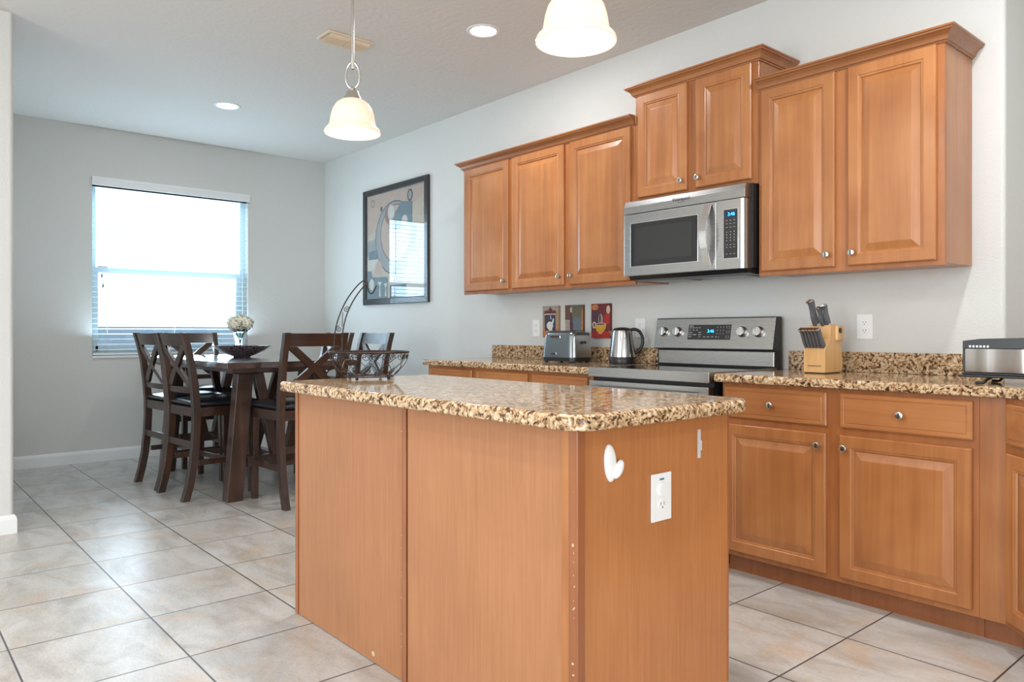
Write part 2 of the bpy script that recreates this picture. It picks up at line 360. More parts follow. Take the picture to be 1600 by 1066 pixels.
def wloc(o):
    return Vector(o.location) if o.parent is None else wloc(o.parent) + Vector(o.location)
def obj(name, mb, mats, parent=None, label=None, bevel=0.0):
    me = bpy.data.meshes.new(name)
    bmesh.ops.recalc_face_normals(mb.bm, faces=mb.bm.faces[:])
    for e in mb.bm.edges:
        if len(e.link_faces) == 2 and e.calc_face_angle(0) > math.radians(42): e.smooth = False
    if parent is not None: bmesh.ops.translate(mb.bm, verts=mb.bm.verts[:], vec=-wloc(parent))
    mb.bm.to_mesh(me); mb.bm.free()
    for m in (mats if isinstance(mats, (list, tuple)) else [mats]): me.materials.append(m)
    o = bpy.data.objects.new(name, me); C.objects.link(o)
    if parent is not None: o.parent = parent
    if label: o['label'] = label
    if bevel > 0:
        b = o.modifiers.new('bevel', 'BEVEL'); b.width = bevel; b.segments = 2; b.limit_method = 'ANGLE'; b.angle_limit = math.radians(40)
    return o
def text(name, s, size, M, mat, parent, extrude=0.0004, align='CENTER'):
    cu = bpy.data.curves.new(name, 'FONT'); cu.body = s; cu.size = size; cu.extrude = extrude; cu.align_x = align; cu.align_y = 'CENTER'
    cu.materials.append(mat)
    o = bpy.data.objects.new(name, cu); C.objects.link(o)
    dg = bpy.context.evaluated_depsgraph_get(); me = bpy.data.meshes.new_from_object(o.evaluated_get(dg))
    bpy.data.objects.remove(o); bpy.data.curves.remove(cu); me.name = name
    me.transform(Matrix.Translation(-wloc(parent)) @ M); o = bpy.data.objects.new(name, me); C.objects.link(o); o.parent = parent
    return o
def thing(name, label, cat, loc=(0, 0, 0), group=None):
    o = bpy.data.objects.new(name, None); C.objects.link(o); o.location = loc; o.empty_display_size = 0.05
    return tag(o, label, cat, group)
def tag(o, label, cat, group=None):
    o['label'] = label; o['category'] = cat
    if group: o['group'] = group
    return o
def struct(name, mb, mats, parent=None, bevel=0.0):
    o = obj(name, mb, mats, parent, bevel=bevel)
    if parent is None: o['kind'] = 'structure'
    return o
FRONT = Matrix(((1, 0, 0, 0), (0, 0, -1, 0), (0, 1, 0, 0), (0, 0, 0, 1)))   # text upright, facing -y

# ------------------------------------------------------------------ the room
H = 2.861
b = MB(); b.box(-0.15, 10.6, -8.2, 1.3, -0.12, 0.0); struct('floor', b, tile_m)
b = MB(); b.box(-0.15, 10.6, -8.2, 1.3, H, H + 0.12); struct('ceiling', b, ceil_m)
# kitchen wall, ends in a rounded outside corner at x = 6.15
b = MB(); R0 = 0.02
poly = [(-0.15, 0.0), (6.15 - R0, 0.0)] + [(6.15 - R0 + R0 * math.sin(t), R0 - R0 * math.cos(t)) for t in [PI / 2 * k / 6 for k in range(1, 7)]] + [(6.15, 0.75), (6.0, 0.75), (6.0, 0.15), (-0.15, 0.15)]
b.prism(poly, 'z', 0, H); struct('wall_kitchen', b, wall_m)
b = MB(); b.box(6.15, 10.6, 0.75, 0.9, 0, H); struct('wall_alcove', b, wall_m)
b = MB(); b.box(10.45, 10.6, -8.2, 0.75, 0, 0.1); b.box(10.45, 10.6, -2.7, 0.75, 0.1, H); b.box(10.45, 10.6, -8.2, -6.5, 0.1, H); b.box(10.45, 10.6, -6.5, -2.7, 2.5, H); struct('wall_right', b, wall_m)
b = MB(); b.box(2.28, 10.45, -8.2, -8.05, 0, 0.1); b.box(2.28, 4.1, -8.2, -8.05, 0.1, H); b.box(7.9, 10.45, -8.2, -8.05, 0.1, H); b.box(4.1, 7.9, -8.2, -8.05, 2.5, H); struct('wall_rear', b, wall_m)
# block that closes the dining area on the left, rounded corner
b = MB(); xx, yy = 2.268, -3.005
poly = [(-0.15, yy), (xx - R0, yy)] + [(xx - R0 + R0 * math.sin(t), yy - R0 + R0 * math.cos(t)) for t in [PI / 2 * k / 6 for k in range(1, 7)]] + [(xx, -8.2), (-0.15, -8.2)]
b.prism(poly, 'z', 0, H); struct('wall_left', b, wall_m)
# window wall with its opening
WY0, WY1, WZ0, WZ1 = -2.158, -0.812, 0.895, 2.425
b = MB(); b.box(-0.15, 0, yy, WY0, 0, H); b.box(-0.15, 0, WY1, 0.0, 0, H); b.box(-0.15, 0, WY0, WY1, 0, WZ0); b.box(-0.15, 0, WY0, WY1, WZ1, H)
struct('wall_window', b, wall_m)
# baseboards
bp = [(0, 0), (0.014, 0), (0.014, 0.075), (0.011, 0.088), (0.006, 0.098), (0, 0.102)]
b = MB(); b.moulding([(0, yy + 0.0), (0, -0.0)], bp); struct('baseboard_window', b, white_m)
b = MB(); b.moulding([(0.0, 0), (2.77, 0)], bp); struct('baseboard_kitchen', b, white_m)
b = MB(); b.moulding([(xx, -8.0), (xx, yy), (0.02, yy)], bp); struct('baseboard_left', b, white_m)

# outside: patio and a garden wall with shade put into its blue-grey colour
b = MB(); b.box(-9, -0.16, -9, 7, -0.25, -0.15); o = struct('exterior_patio', b, concrete_m)
b = MB(); b.box(-5.2, -5.0, -9, 7, -0.15, 1.19); o = struct('exterior_garden_wall', b, simple('shaded_blue_grey_render', srgb(140, 160, 176), 0.8, noise=0.06, nscale=3))

# ------------------------------------------------------------------ window
w1 = bpy.data.objects.new('window_1', None); C.objects.link(w1); w1.location = (-0.1, (WY0 + WY1) / 2, WZ0); w1['kind'] = 'structure'
b = MB()
fw = 0.045
b.box(-0.14, -0.085, WY0, WY0 + fw, WZ0, WZ1); b.box(-0.14, -0.085, WY1 - fw, WY1, WZ0, WZ1); b.box(-0.14, -0.085, WY0 + fw, WY1 - fw, WZ0, WZ0 + fw); b.box(-0.14, -0.085, WY0 + fw, WY1 - fw, WZ1 - fw, WZ1)
obj('window_frame', b, vinyl_m, w1)
b = MB(); zm = 1.648
b.box(-0.125, -0.095, WY0 + fw, WY1 - fw, zm - 0.022, zm + 0.022); b.box(-0.115, -0.09, WY0 + fw, WY0 + fw + 0.02, WZ0 + fw, zm); b.box(-0.115, -0.09, WY1 - fw - 0.035, WY1 - fw, WZ0 + fw, zm); b.box(-0.115, -0.09, WY0 + fw, WY1 - fw, WZ0 + fw, WZ0 + fw + 0.045)
sash = obj('lower_sash', b, vinyl_m, w1)
b = MB(); b.box(-0.09, -0.075, WY0 + 0.06, WY0 + 0.14, zm + 0.022, zm + 0.034, 0.003); obj('sash_lock', b, nickel_m, sash)
b = MB(); b.box(-0.109, -0.105, WY0 + fw, WY1 - fw, WZ0 + fw, zm); obj('pane', b, pane_m, sash)
b = MB(); b.box(-0.125, -0.121, WY0 + fw, WY1 - fw, zm, WZ1 - fw); obj('pane', b, pane_m, w1)
b = MB(); b.box(-0.085, 0.012, WY0 - 0.0, WY1 + 0.0, WZ0 - 0.012, WZ0 + 0.008, 0.003); obj('window_sill', b, white_m, w1)
# faux-wood blind
bl = thing('window_blind', 'white horizontal slat blind lowered over the dining room window', 'blind', (0, (WY0 + WY1) / 2, WZ1))
b = MB(); b.box(-0.06, 0.030, WY0 - 0.004, WY1 + 0.014, 2.36, 2.432, 0.004); b.box(-0.06, 0.034, WY0 - 0.004, WY1 + 0.014, 2.418, 2.434, 0.003); b.box(-0.06, 0.033, WY0 - 0.004, WY1 + 0.014, 2.36, 2.370, 0.003); obj('valance', b, white_m, bl)
b = MB(); z = 0.955; k = 0
while z < 2.35:
    dy0, dy1 = WY0 + 0.006, WY1 - 0.006
    M = Matrix.Translation((-0.035, 0, z)) @ Matrix.Rotation(math.radians(7), 4, 'Y')
    b.box(-0.025, 0.025, dy0, dy1, -0.0017, 0.0017, 0, 1, M); z += 0.0452
obj('slats', b, blind_m, bl)
b = MB(); b.box(-0.06, -0.01, WY0 + 0.006, WY1 - 0.006, 0.91, 0.928, 0.003); obj('bottom_rail', b, white_m, bl)
for yq in (WY0 + 0.12, (WY0 + WY1) / 2, WY1 - 0.12):
    b = MB(); b.tube([(-0.008, yq, 0.92), (-0.008, yq, 2.37)], 0.0010, 5); b.tube([(-0.062, yq, 0.92), (-0.062, yq, 2.37)], 0.0010, 5); obj('ladder_cord', b, white_m, bl)
b = MB(); b.tube([(0.0, WY0 + 0.085, 1.52), (0.0, WY0 + 0.085, 2.37)], 0.001, 5); b.tube([(0.0, WY0 + 0.075, 1.60), (0.0, WY0 + 0.075, 2.37)], 0.001, 5)
pc = obj('pull_cord', b, white_m, bl)
tas_m = simple('grey_tassel', (0.15, 0.18, 0.19, 1), 0.5)
for yq, zq in ((WY0 + 0.085, 1.49), (WY0 + 0.075, 1.575)):
    b = MB(); b.lathe([(0, 0), (0.007, 0.002), (0.005, 0.03), (0.002, 0.034), (0, 0.034)], (0.0, yq, zq), 12); obj('cord_tassel', b, tas_m, pc)
b = MB(); b.tube([(0.012, WY1 - 0.085, 1.69), (0.014, WY1 - 0.07, 1.72), (0.012, WY1 - 0.055, 1.70), (0.012, WY1 - 0.058, 1.60), (0.012, WY1 - 0.058, 1.25)], 0.0035, 8); b.tube([(0.012, WY1 - 0.07, 1.72), (0.012, WY1 - 0.07, 2.36)], 0.003, 8)
obj('tilt_wand', b, vinyl_m, bl)

# ------------------------------------------------------------------ cabinet builders
def knob(parent, x, y, z, M=None, label=None):   # mushroom knob pointing to -y with a narrow groove
    b = MB(); R_ = Matrix.Translation((x, y, z)) @ Matrix.Rotation(PI / 2, 4, 'X')
    if M: R_ = M @ R_
    b.lathe([(0, 0), (0.008, 0), (0.0065, 0.004), (0.005, 0.012), (0.0085, 0.016), (0.0142, 0.018), (0.0155, 0.022), (0.0142, 0.027), (0.010, 0.0285), (0, 0.0285)], seg=20, M=R_)
    b.mi = 1; b.box(-0.0022, 0.0022, -0.0095, 0.0095, 0.0280, 0.0290, 0, 1, R_)
    return obj('knob', b, [nickel_m, simple_dark], parent)
simple_dark = simple('dark_groove', (0.05, 0.05, 0.05, 1), 0.4, 0.8)
def door(parent, x0, x1, z0, z1, yb, kn=None, M=None, name='door', fr=0.058):
    t = 0.019; b = MB()
    prof = [(0, yb), (0, yb - t + 0.005), (0.005, yb - t), (fr - 0.012, yb - t), (fr - 0.008, yb - t + 0.003), (fr - 0.002, yb - t + 0.004), (fr + 0.002, yb - t + 0.009)]
    # frame
    R_ = b.rings_rect(x0, x1, z0, z1, prof, M)
    b.bm.faces.remove([f for f in b.bm.faces][-1])
    d = obj(name, b, maple, parent)
    b = MB(); prof2 = [(fr + 0.001, yb - t + 0.010), (fr + 0.006, yb - t + 0.009), (fr + 0.034, yb - t + 0.0005), (fr + 0.037, yb - t)]
    b.rings_rect(x0, x1, z0, z1, prof2, M); obj('raised_panel', b, maple, d)
    if kn: knob(d, kn[0], yb - t, kn[1], M)
    return d
def drawer(parent, x0, x1, z0, z1, yb, M=None, kn=True):
    t = 0.019; b = MB()
    prof = [(0, yb), (0, yb - t + 0.005), (0.005, yb - t + 0.001), (0.016, yb - t + 0.001), (0.019, yb - t + 0.003), (0.022, yb - t)]
    b.rings_rect(x0, x1, z0, z1, prof, M); d = obj('drawer', b, maple_h, parent)
    if kn: knob(d, (x0 + x1) / 2, yb - t, (z0 + z1) / 2, M)
    return d
CROWN = [(0.0, 0.0), (0.006, 0.0), (0.008, 0.006), (0.014, 0.008), (0.017, 0.016), (0.022, 0.026), (0.033, 0.036), (0.043, 0.040), (0.044, 0.046), (0.050, 0.048), (0.050, 0.056), (0.0, 0.056)]

def upper(label, x0, x1, z0, z1, doors, group='maple wall cabinets'):
    t = thing('wall_cabinet', label, 'cabinet', ((x0 + x1) / 2, 0, z0), group)
    b = MB(); b.box(x0, x1, -0.288, -0.003, z0 + 0.012, z1); obj('body', b, maple, t)
    b = MB()
    # face frame: stiles, rails
    xs = sorted([x0] + [v for d in doors for v in (d[0], d[1])] + [x1])
    b.box(x0, x1, -0.306, -0.2881, z0, z1, 0.0015, 1)
    obj('face_frame', b, maple_dark, t)
    for (a, c, za, zb, kx, kz) in doors: door(t, a, c, za, zb, -0.3065, (kx, kz))
    return t
UZ0, UZ1 = 1.3777, 2.292
a1 = upper('single-door honey maple wall cabinet at the far left end of the run', 2.797, 3.330, UZ0, UZ1, [(2.827, 3.310, 1.399, 2.278, 3.283, 1.455)])
a2 = upper('double-door honey maple wall cabinet left of the microwave', 3.3305, 4.411, UZ0, UZ1, [(3.350, 3.846, 1.399, 2.278, 3.819, 1.455), (3.896, 4.384, 1.399, 2.278, 3.923, 1.455)])
a3 = upper('short raised double-door maple wall cabinet directly above the microwave', 4.4115, 5.1895, 1.8345, 2.448, [(4.439, 4.772, 1.861, 2.432, 4.747, 1.912), (4.829, 5.156, 1.861, 2.432, 4.853, 1.912)])
a4 = upper('large double-door maple wall cabinet right of the microwave', 5.190, 6.027, UZ0, UZ1, [(5.210, 5.575, 1.399, 2.278, 5.548, 1.455), (5.635, 5.998, 1.399, 2.278, 5.662, 1.455)])
b = MB(); b.moulding([(2.797, -0.004), (2.797, -0.306), (4.4105, -0.306)], CROWN, zbase=2.281)
tag(obj('crown_moulding', b, crown_shade_m), 'maple crown moulding along the top of the left wall cabinets', 'moulding')
b = MB(); b.moulding([(4.4115, -0.004), (4.4115, -0.306), (5.1895, -0.306), (5.1895, -0.004)], CROWN, zbase=2.436); obj('crown', b, crown_shade_m, a3)
b = MB(); b.moulding([(5.1905, -0.306), (6.027, -0.306), (6.027, -0.004)], CROWN, zbase=2.281); obj('crown', b, crown_shade_m, a4)
# the left return of that crown
# ------------------------------------------------------------------ base cabinets
def base(label, x0, x1, drawers, doors, end=None):
    t = thing('base_cabinet', label, 'cabinet', ((x0 + x1) / 2, -0.3, 0), 'maple base cabinets')
    b = MB(); b.box(x0, x1, -0.592, -0.003, 0.10, 0.875); obj('body', b, maple, t)
    b = MB(); b.box(x0, x1, -0.61, -0.5921, 0.085, 0.875, 0.001, 1); obj('face_frame', b, maple_dark, t)
    b = MB(); b.box(x0 + 0.001, x1 - 0.001, -0.555, -0.54, 0.0, 0.0995); obj('toe_kick', b, trimwood, t)
    for (a, c) in drawers: drawer(t, a, c, 0.718, 0.857, -0.6105)
    for (a, c, kx) in doors: door(t, a, c, 0.108, 0.687, -0.6105, (kx, 0.637))
    return t
base('maple base cabinet under the left end of the left counter', 2.785, 3.3255, [(2.817, 3.302)], [(2.817, 3.302, 3.275)])
base('maple base cabinet in the middle of the left counter, below the toaster', 3.326, 3.8655, [(3.350, 3.846)], [(3.350, 3.846, 3.377)])
base('maple base cabinet beside the left flank of the range', 3.866, 4.372, [(3.886, 4.340)], [(3.886, 4.340, 4.310)])
base('maple base cabinet right of the range with two drawers and two doors', 5.188, 6.2485, [(5.205, 5.691), (5.747, 6.230)], [(5.205, 5.688, 5.661), (5.745, 6.228, 5.772)])
# diagonal corner cabinet
dc = thing('corner_cabinet', 'diagonal maple corner cabinet cut off by the right picture edge', 'cabinet', (6.6, -0.6, 0), 'maple base cabinets')
b = MB(); b.prism([(6.249, -0.003), (6.249, -0.592), (6.335, -0.592), (6.335 + 0.62, -0.592 - 0.62), (7.5, -1.23), (7.5, -0.003)], 'z', 0.10, 0.875); obj('body', b, maple, dc)
b = MB(); b.box(6.249, 6.332, -0.612, -0.5925, 0.085, 0.875, 0.001, 1); obj('filler_strip', b, maple, dc, label='paler plain maple filler strip')
MDG = Matrix.Translation((6.334, -0.602, 0)) @ Matrix.Rotation(-PI / 4, 4, 'Z')
b = MB(); b.box(0.002, 0.86, -0.010, 0.006, 0.085, 0.875, 0, 1, MDG); obj('face_frame', b, maple_dark, dc)
b = MB(); b.box(0.002, 0.86, 0.05, 0.065, 0.0, 0.0995, 0, 1, MDG); b.box(6.249, 6.37, -0.555, -0.54, 0, 0.0995); obj('toe_kick', b, trimwood, dc)
drawer(dc, 0.035, 0.82, 0.718, 0.857, -0.0105, MDG)
door(dc, 0.035, 0.43, 0.108, 0.687, -0.0105, (0.40, 0.637), MDG)
door(dc, 0.44, 0.82, 0.108, 0.687, -0.0105, (0.47, 0.637), MDG)

# ------------------------------------------------------------------ granite slabs
def slab(mb, pts, z0, z1, r):
    """extruded outline with a rounded (eased bullnose) edge; pts counter-clockwise"""
    n = len(pts); P = [Vector(p) for p in pts]
    ins = []
    K = 5
    prof = [(r - r * math.cos(PI / 2 * k / K), z1 - r + r * math.sin(PI / 2 * k / K)) for k in range(K + 1)]
    prof = [(r * 0.45 * (1 - math.cos(PI / 2 * (K - k) / K)), z0 + r * 0.6 * (1 - math.sin(PI / 2 * (K - k) / K))) for k in range(K + 1)] + prof
    rings = []
    for off, z in prof:
        R_ = []
        for i in range(n):
            d0 = (P[i] - P[i - 1]).normalized(); d1 = (P[(i + 1) % n] - P[i]).normalized()
            n0 = Vector((-d0.y, d0.x)); n1 = Vector((-d1.y, d1.x)); m = n0 + n1; m = m / m.length_squared * 2
            R_.append(mb.bm.verts.new((P[i].x + m.x * off, P[i].y + m.y * off, z)))
        rings.append(R_)
    for A, B in zip(rings, rings[1:]):
        for k in range(n):
            f = mb.bm.faces.new((A[k], A[(k + 1) % n], B[(k + 1) % n], B[k])); f.smooth = True
    mb.bm.faces.new(rings[0][::-1]); mb.bm.faces.new(rings[-1])
def rounded(x0, x1, y0, y1, rs, seg=6):
    out = []
    for (cx, cy, a0), r in zip(((x0, y0, PI), (x1, y0, 1.5 * PI), (x1, y1, 0), (x0, y1, 0.5 * PI)), rs):
        ccx = cx + (r if cx == x0 else -r); ccy = cy + (r if cy == y0 else -r)
        for k in range(seg + 1):
            a = a0 + PI / 2 * k / seg; out.append((ccx + r * math.cos(a), ccy + r * math.sin(a)))
    return out
b = MB(); slab(b, rounded(2.760, 4.376, -0.652, -0.003, (0.02, 0.004, 0.002, 0.002)), 0.8765, 0.914, 0.012)
wl_ = tag(obj('countertop', b, granite_m), 'speckled granite countertop left of the range, under the toaster', 'countertop', 'granite kitchen counters')
b = MB(); b.box(2.771, 4.376, -0.022, -0.0005, 0.9145, 1.010, 0.002); obj('backsplash', b, granite_m, wl_)
b = MB(); slab(b, [(5.170, -0.652), (6.352, -0.652), (6.985, -1.285), (7.55, -1.285), (7.55, 0.70), (6.165, 0.70), (6.165, -0.003), (5.170, -0.003)], 0.8765, 0.914, 0.012)
wr_ = tag(obj('countertop', b, granite_m), 'speckled granite countertop right of the range, under the knife block', 'countertop', 'granite kitchen counters')
b = MB(); b.box(5.186, 6.15, -0.022, -0.0005, 0.9145, 1.010, 0.002); obj('backsplash', b, granite_m, wr_)
b = MB(); b.box(6.17, 7.5, 0.0, 0.69, 0.0, 0.8755); tag(obj('peninsula_cabinet', b, maple), 'plain maple carcass supporting the counter behind the wall corner', 'cabinet')

# ------------------------------------------------------------------ island
IX1, IX2, IY1, IY2 = 4.402, 5.94, -2.3403, -1.716
isl = thing('kitchen_island', 'freestanding kitchen island with orange-brown wood panels', 'island', ((IX1 + IX2) / 2, (IY1 + IY2) / 2, 0))
b = MB(); b.box(IX1 + 0.01, IX2 - 0.008, IY1 + 0.008, IY2 - 0.075, 0.0, 0.0825); b.box(IX1 + 0.01, IX2 - 0.008, IY1 + 0.008, IY2 - 0.02, 0.083, 0.875); obj('body', b, laminate, isl)
sx = 5.185
b = MB(); b.box(IX1 + 0.012, sx - 0.016, IY1, IY1 + 0.0075, 0.004, 0.874); obj('side_panel', b, laminate, isl)
b = MB(); b.box(sx + 0.016, IX2 - 0.05, IY1, IY1 + 0.0075, 0.004, 0.874); obj('side_panel', b, laminate, isl)
b = MB(); b.prism([(IY1 + 0.003, 0.003), (IY2 - 0.075, 0.003), (IY2 - 0.075, 0.083), (IY2, 0.083), (IY2, 0.874), (IY1 + 0.003, 0.874)], 'x', IX2 - 0.0075, IX2); obj('end_panel', b, laminate_end, isl)
b = MB(); b.prism([(IY1 + 0.003, 0.003), (IY2 - 0.075, 0.003), (IY2 - 0.075, 0.083), (IY2, 0.083), (IY2, 0.874), (IY1 + 0.003, 0.874)], 'x', IX1 + 0.002, IX1 + 0.0095); obj('end_panel', b, laminate_end, isl)
# trim strips
b = MB(); b.box(IX1, IX1 + 0.022, IY1 - 0.006, IY1 - 0.0003, 0.004, 0.874, 0.0025); obj('trim_strip', b, trimwood, isl)
b = MB(); b.box(sx - 0.013, sx + 0.013, IY1 - 0.005, IY1 - 0.0003, 0.004, 0.874, 0.002); obj('trim_strip', b, trimwood, isl)
b = MB(); b.box(IX2 - 0.05, IX2 - 0.022, IY1 - 0.003, IY1 + 0.004, 0.004, 0.874, 0.001); obj('trim_strip', b, maple, isl)
b = MB(); b.prism([(IX2 - 0.022, IY1 + 0.002), (IX2 - 0.022, IY1 - 0.007), (IX2 + 0.004, IY1 - 0.007), (IX2 + 0.0065, IY1 - 0.004), (IX2 + 0.0065, IY1 + 0.020), (IX2 + 0.0005, IY1 + 0.020), (IX2 + 0.0005, IY1 + 0.002)], 'z', 0.004, 0.874); obj('corner_trim', b, trimwood, isl)
b = MB(); b.box(IX2 - 0.02, IX2 + 0.002, IY2 + 0.0, IY2 + 0.006, 0.083, 0.874, 0.001); obj('corner_trim', b, trimwood, isl)
# small chips of bare wood on the trim and at the foot of the panel
b = MB()
for q in range(14):
    zz = random.choice([random.uniform(0.25, 0.84), random.uniform(0.4, 0.62)]); w = random.uniform(-0.0018, -0.0008); hh = random.uniform(0.002, 0.007)
    b.box(IX2 - 0.006 + random.uniform(-0.006, 0.006), IX2 - 0.003 + w, IY1 - 0.0076, IY1 - 0.0068, zz, zz + hh)
for q in range(9):
    zz = random.uniform(0.05, 0.8); b.box(sx - 0.012, sx - 0.010, IY1 - 0.0056, IY1 - 0.0048, zz, zz + random.uniform(0.002, 0.006))
b.lathe([(0, 0), (0.009, 0), (0.008, 0.0006), (0, 0.0006)], seg=12, M=Matrix.Translation((4.99, IY1, 0.030)) @ Matrix.Rotation(PI / 2, 4, 'X'))
obj('worn_chips', b, simple('bare_chipped_wood', (0.66, 0.48, 0.32, 1), 0.7), isl)['kind'] = 'stuff'
# kitchen-side doors
MB_ = Matrix.Translation((0, 0, 0)) @ Matrix(((-1, 0, 0, 0), (0, -1, 0, 0), (0, 0, 1, 0), (0, 0, 0, 1)))
for k in range(3):
    xa = -(IX2 - 0.03) + k * 0.495
    drawer(isl, xa, xa + 0.475, 0.718, 0.857, 1.7355, MB_)
    door(isl, xa, xa + 0.475, 0.108, 0.687, 1.7355, (xa + 0.44, 0.637), MB_)
b = MB(); slab(b, rounded(4.372, 6.012, -2.409, -1.690, (0.045, 0.06, 0.06, 0.045), 8), 0.8765, 0.914, 0.013)
tag(obj('island_countertop', b, granite_m), 'glossy speckled granite slab with rounded corners on top of the island', 'countertop')

# ------------------------------------------------------------------ outlets and switches
def outlet(label, x, z, w=0.076, h=0.120, M=None, cover=False, cat='outlet', group='white wall outlets'):
    t = thing('wall_outlet', label, cat, (0, 0, 0), group)
    MM_ = M if M else Matrix.Identity(4)
    c = MM_ @ Vector((x, -0.001, z)); t.location = c
    b = MB(); b.box(x - w / 2, x + w / 2, -0.0062, -0.0008, z - h / 2, z + h / 2, 0.002, 2, MM_); obj('cover_plate', b, plastic_w, t)
    for s_ in (1, -1):
        zc = z + s_ * 0.0195
        b = MB(); pts = [(0.0165 * math.cos(a), 0.0135 * math.sin(a)) for a in [2 * PI * k / 24 for k in range(24)]]
        b.prism([(x + max(-0.0165, min(0.0165, p[0] * 1.0)), zc + p[1]) for p in pts], 'y', -0.0085, -0.006, MM_)
        b.mi = 1
        b.box(x - 0.0075, x - 0.0055, -0.0088, -0.0084, zc - 0.001, zc + 0.007, 0, 1, MM_); b.box(x + 0.0055, x + 0.0075, -0.0088, -0.0084, zc - 0.001, zc + 0.007, 0, 1, MM_)
        b.box(x - 0.002, x + 0.002, -0.0088, -0.0084, zc - 0.009, zc - 0.005, 0, 1, MM_)
        if cover and s_ == 1:
            b.bm.free(); b = MB(); b.lathe([(0, 0), (0.019, 0), (0.0195, 0.004), (0.017, 0.007), (0, 0.0075)], seg=28, M=MM_ @ Matrix.Translation((x, -0.0062, zc + 0.001)) @ Matrix.Rotation(PI / 2, 4, 'X')); obj('safety_plug', b, plastic_w, t)
        else: obj('socket', b, [plastic_w, panel_m], t)
    if cover:
        b = MB(); b.box(x - 0.009, x + 0.009, -0.0068, -0.0060, z + 0.045, z + 0.050, 0, 1, MM_); obj('sticker', b, simple('blue_sticker', (0.05, 0.25, 0.38, 1), 0.5), t)
    return t
outlet('white outlet on the wall left of the coffee art panels', 3.2475, 1.134)
outlet('white outlet on the wall between the knife block and the corner', 5.5685, 1.1305)
# the plate behind the kettle: same kind of outlet
outlet('white outlet half hidden behind the kettle', 4.195, 1.131)
MX = Matrix.Translation((IX2, 0, 0)) @ Matrix.Rotation(PI / 2, 4, 'Z')   # local x -> +y, front faces +x
outlet('white outlet with one round safety plug on the end of the island', -2.0275, 0.668, 0.082, 0.126, MX, True)
hk = MB()
def leaf(mb, cy, cz, ry, rz, rot, d0, d1, x0):
    MM_ = Matrix.Translation((x0, cy, cz)) @ Matrix.Rotation(rot, 4, 'X')
    rings = []
    for j in range(7):
        t = j / 6; s_ = math.cos(t * PI / 2) ** 0.6 if j < 6 else 0
        rings.append((s_, d0 + (d1 - d0) * math.sin(t * PI / 2)))
    prev = None; N = 24
    for s_, x in rings:
        cur = [mb.bm.verts.new(MM_ @ Vector((x, ry * s_ * math.cos(2 * PI * k / N), rz * s_ * math.sin(2 * PI * k / N)))) for k in range(N)] if s_ > 0 else [mb.bm.verts.new(MM_ @ Vector((x, 0, 0)))]
        if prev:
            for k in range(N):
                f = mb.bm.faces.new((prev[k], prev[(k + 1) % N], cur[(k + 1) % N], cur[k]) if len(cur) > 1 else (prev[k], prev[(k + 1) % N], cur[0])); f.smooth = True
        prev = cur
leaf(hk, -2.226, 0.779, 0.021, 0.048, 0.10, 0.0, 0.010, IX2 + 0.0005)
leaf(hk, -2.205, 0.763, 0.0125, 0.026, -0.55, 0.008, 0.020, IX2 + 0.0005)
tag(obj('adhesive_hook', hk, plastic_w), 'white plastic adhesive coat hook on the end of the island', 'hook')
b = MB(); b.box(IX2 + 0.0003, IX2 + 0.0018, -1.8625, -1.8485, 0.752, 0.832, 0.0005); b.box(IX2 + 0.0003, IX2 + 0.0015, -1.849, -1.842, 0.772, 0.800)
tag(obj('adhesive_strip', b, simple('translucent_tape', (0.62, 0.60, 0.58, 1), 0.5)), 'leftover pale adhesive strip near the top right of the island end', 'adhesive strip')

# ------------------------------------------------------------------ range
rg = thing('range', 'stainless steel electric range between the two granite counters', 'stove', (4.768, -0.35, 0))
X0, X1 = 4.387, 5.152
b = MB(); b.box(X0 + 0.004, X1 - 0.004, -0.62, -0.03, 0.0, 0.905); obj('body', b, black_m, rg)
b = MB(); b.box(X0, X1, -0.668, -0.645, 0.868, 0.9185, 0.003); b.box(X0, X0 + 0.012, -0.6455, -0.06, 0.9055, 0.9185, 0.002); b.box(X1 - 0.012, X1, -0.6455, -0.06, 0.88, 0.9185, 0.002); obj('cooktop_trim', b, steel_m, rg)
b = MB(); b.box(X0 + 0.0125, X1 - 0.0125, -0.645, -0.095, 0.9055, 0.9175, 0.001); obj('glass_cooktop', b, blackglass_m, rg)
b = MB(); b.box(X0 + 0.004, X1 - 0.004, -0.668, -0.6205, 0.20, 0.848, 0.004); od = obj('oven_door', b, steel_m, rg)
b = MB(); b.box(X0 + 0.10, X1 - 0.10, -0.6695, -0.6685, 0.36, 0.70); obj('oven_window', b, blackglass_m, od)
b = MB(); b.box(X0 + 0.012, X1 - 0.03, -0.718, -0.702, 0.785, 0.822, 0.004); b.box(X0 + 0.014, X0 + 0.044, -0.703, -0.668, 0.788, 0.819, 0.003); b.box(X1 - 0.062, X1 - 0.032, -0.703, -0.668, 0.788, 0.819, 0.003); obj('door_handle', b, steel_m, od)
b = MB()
for q in range(7): xs_ = X0 + 0.12 + q * 0.078; b.box(xs_, xs_ + 0.066, -0.6690, -0.6683, 0.770, 0.776)
obj('vent_slots', b, black_m, od)
b = MB(); b.box(X0 + 0.004, X1 - 0.004, -0.664, -0.6205, 0.03, 0.19, 0.004); obj('storage_drawer', b, steel_m, rg)
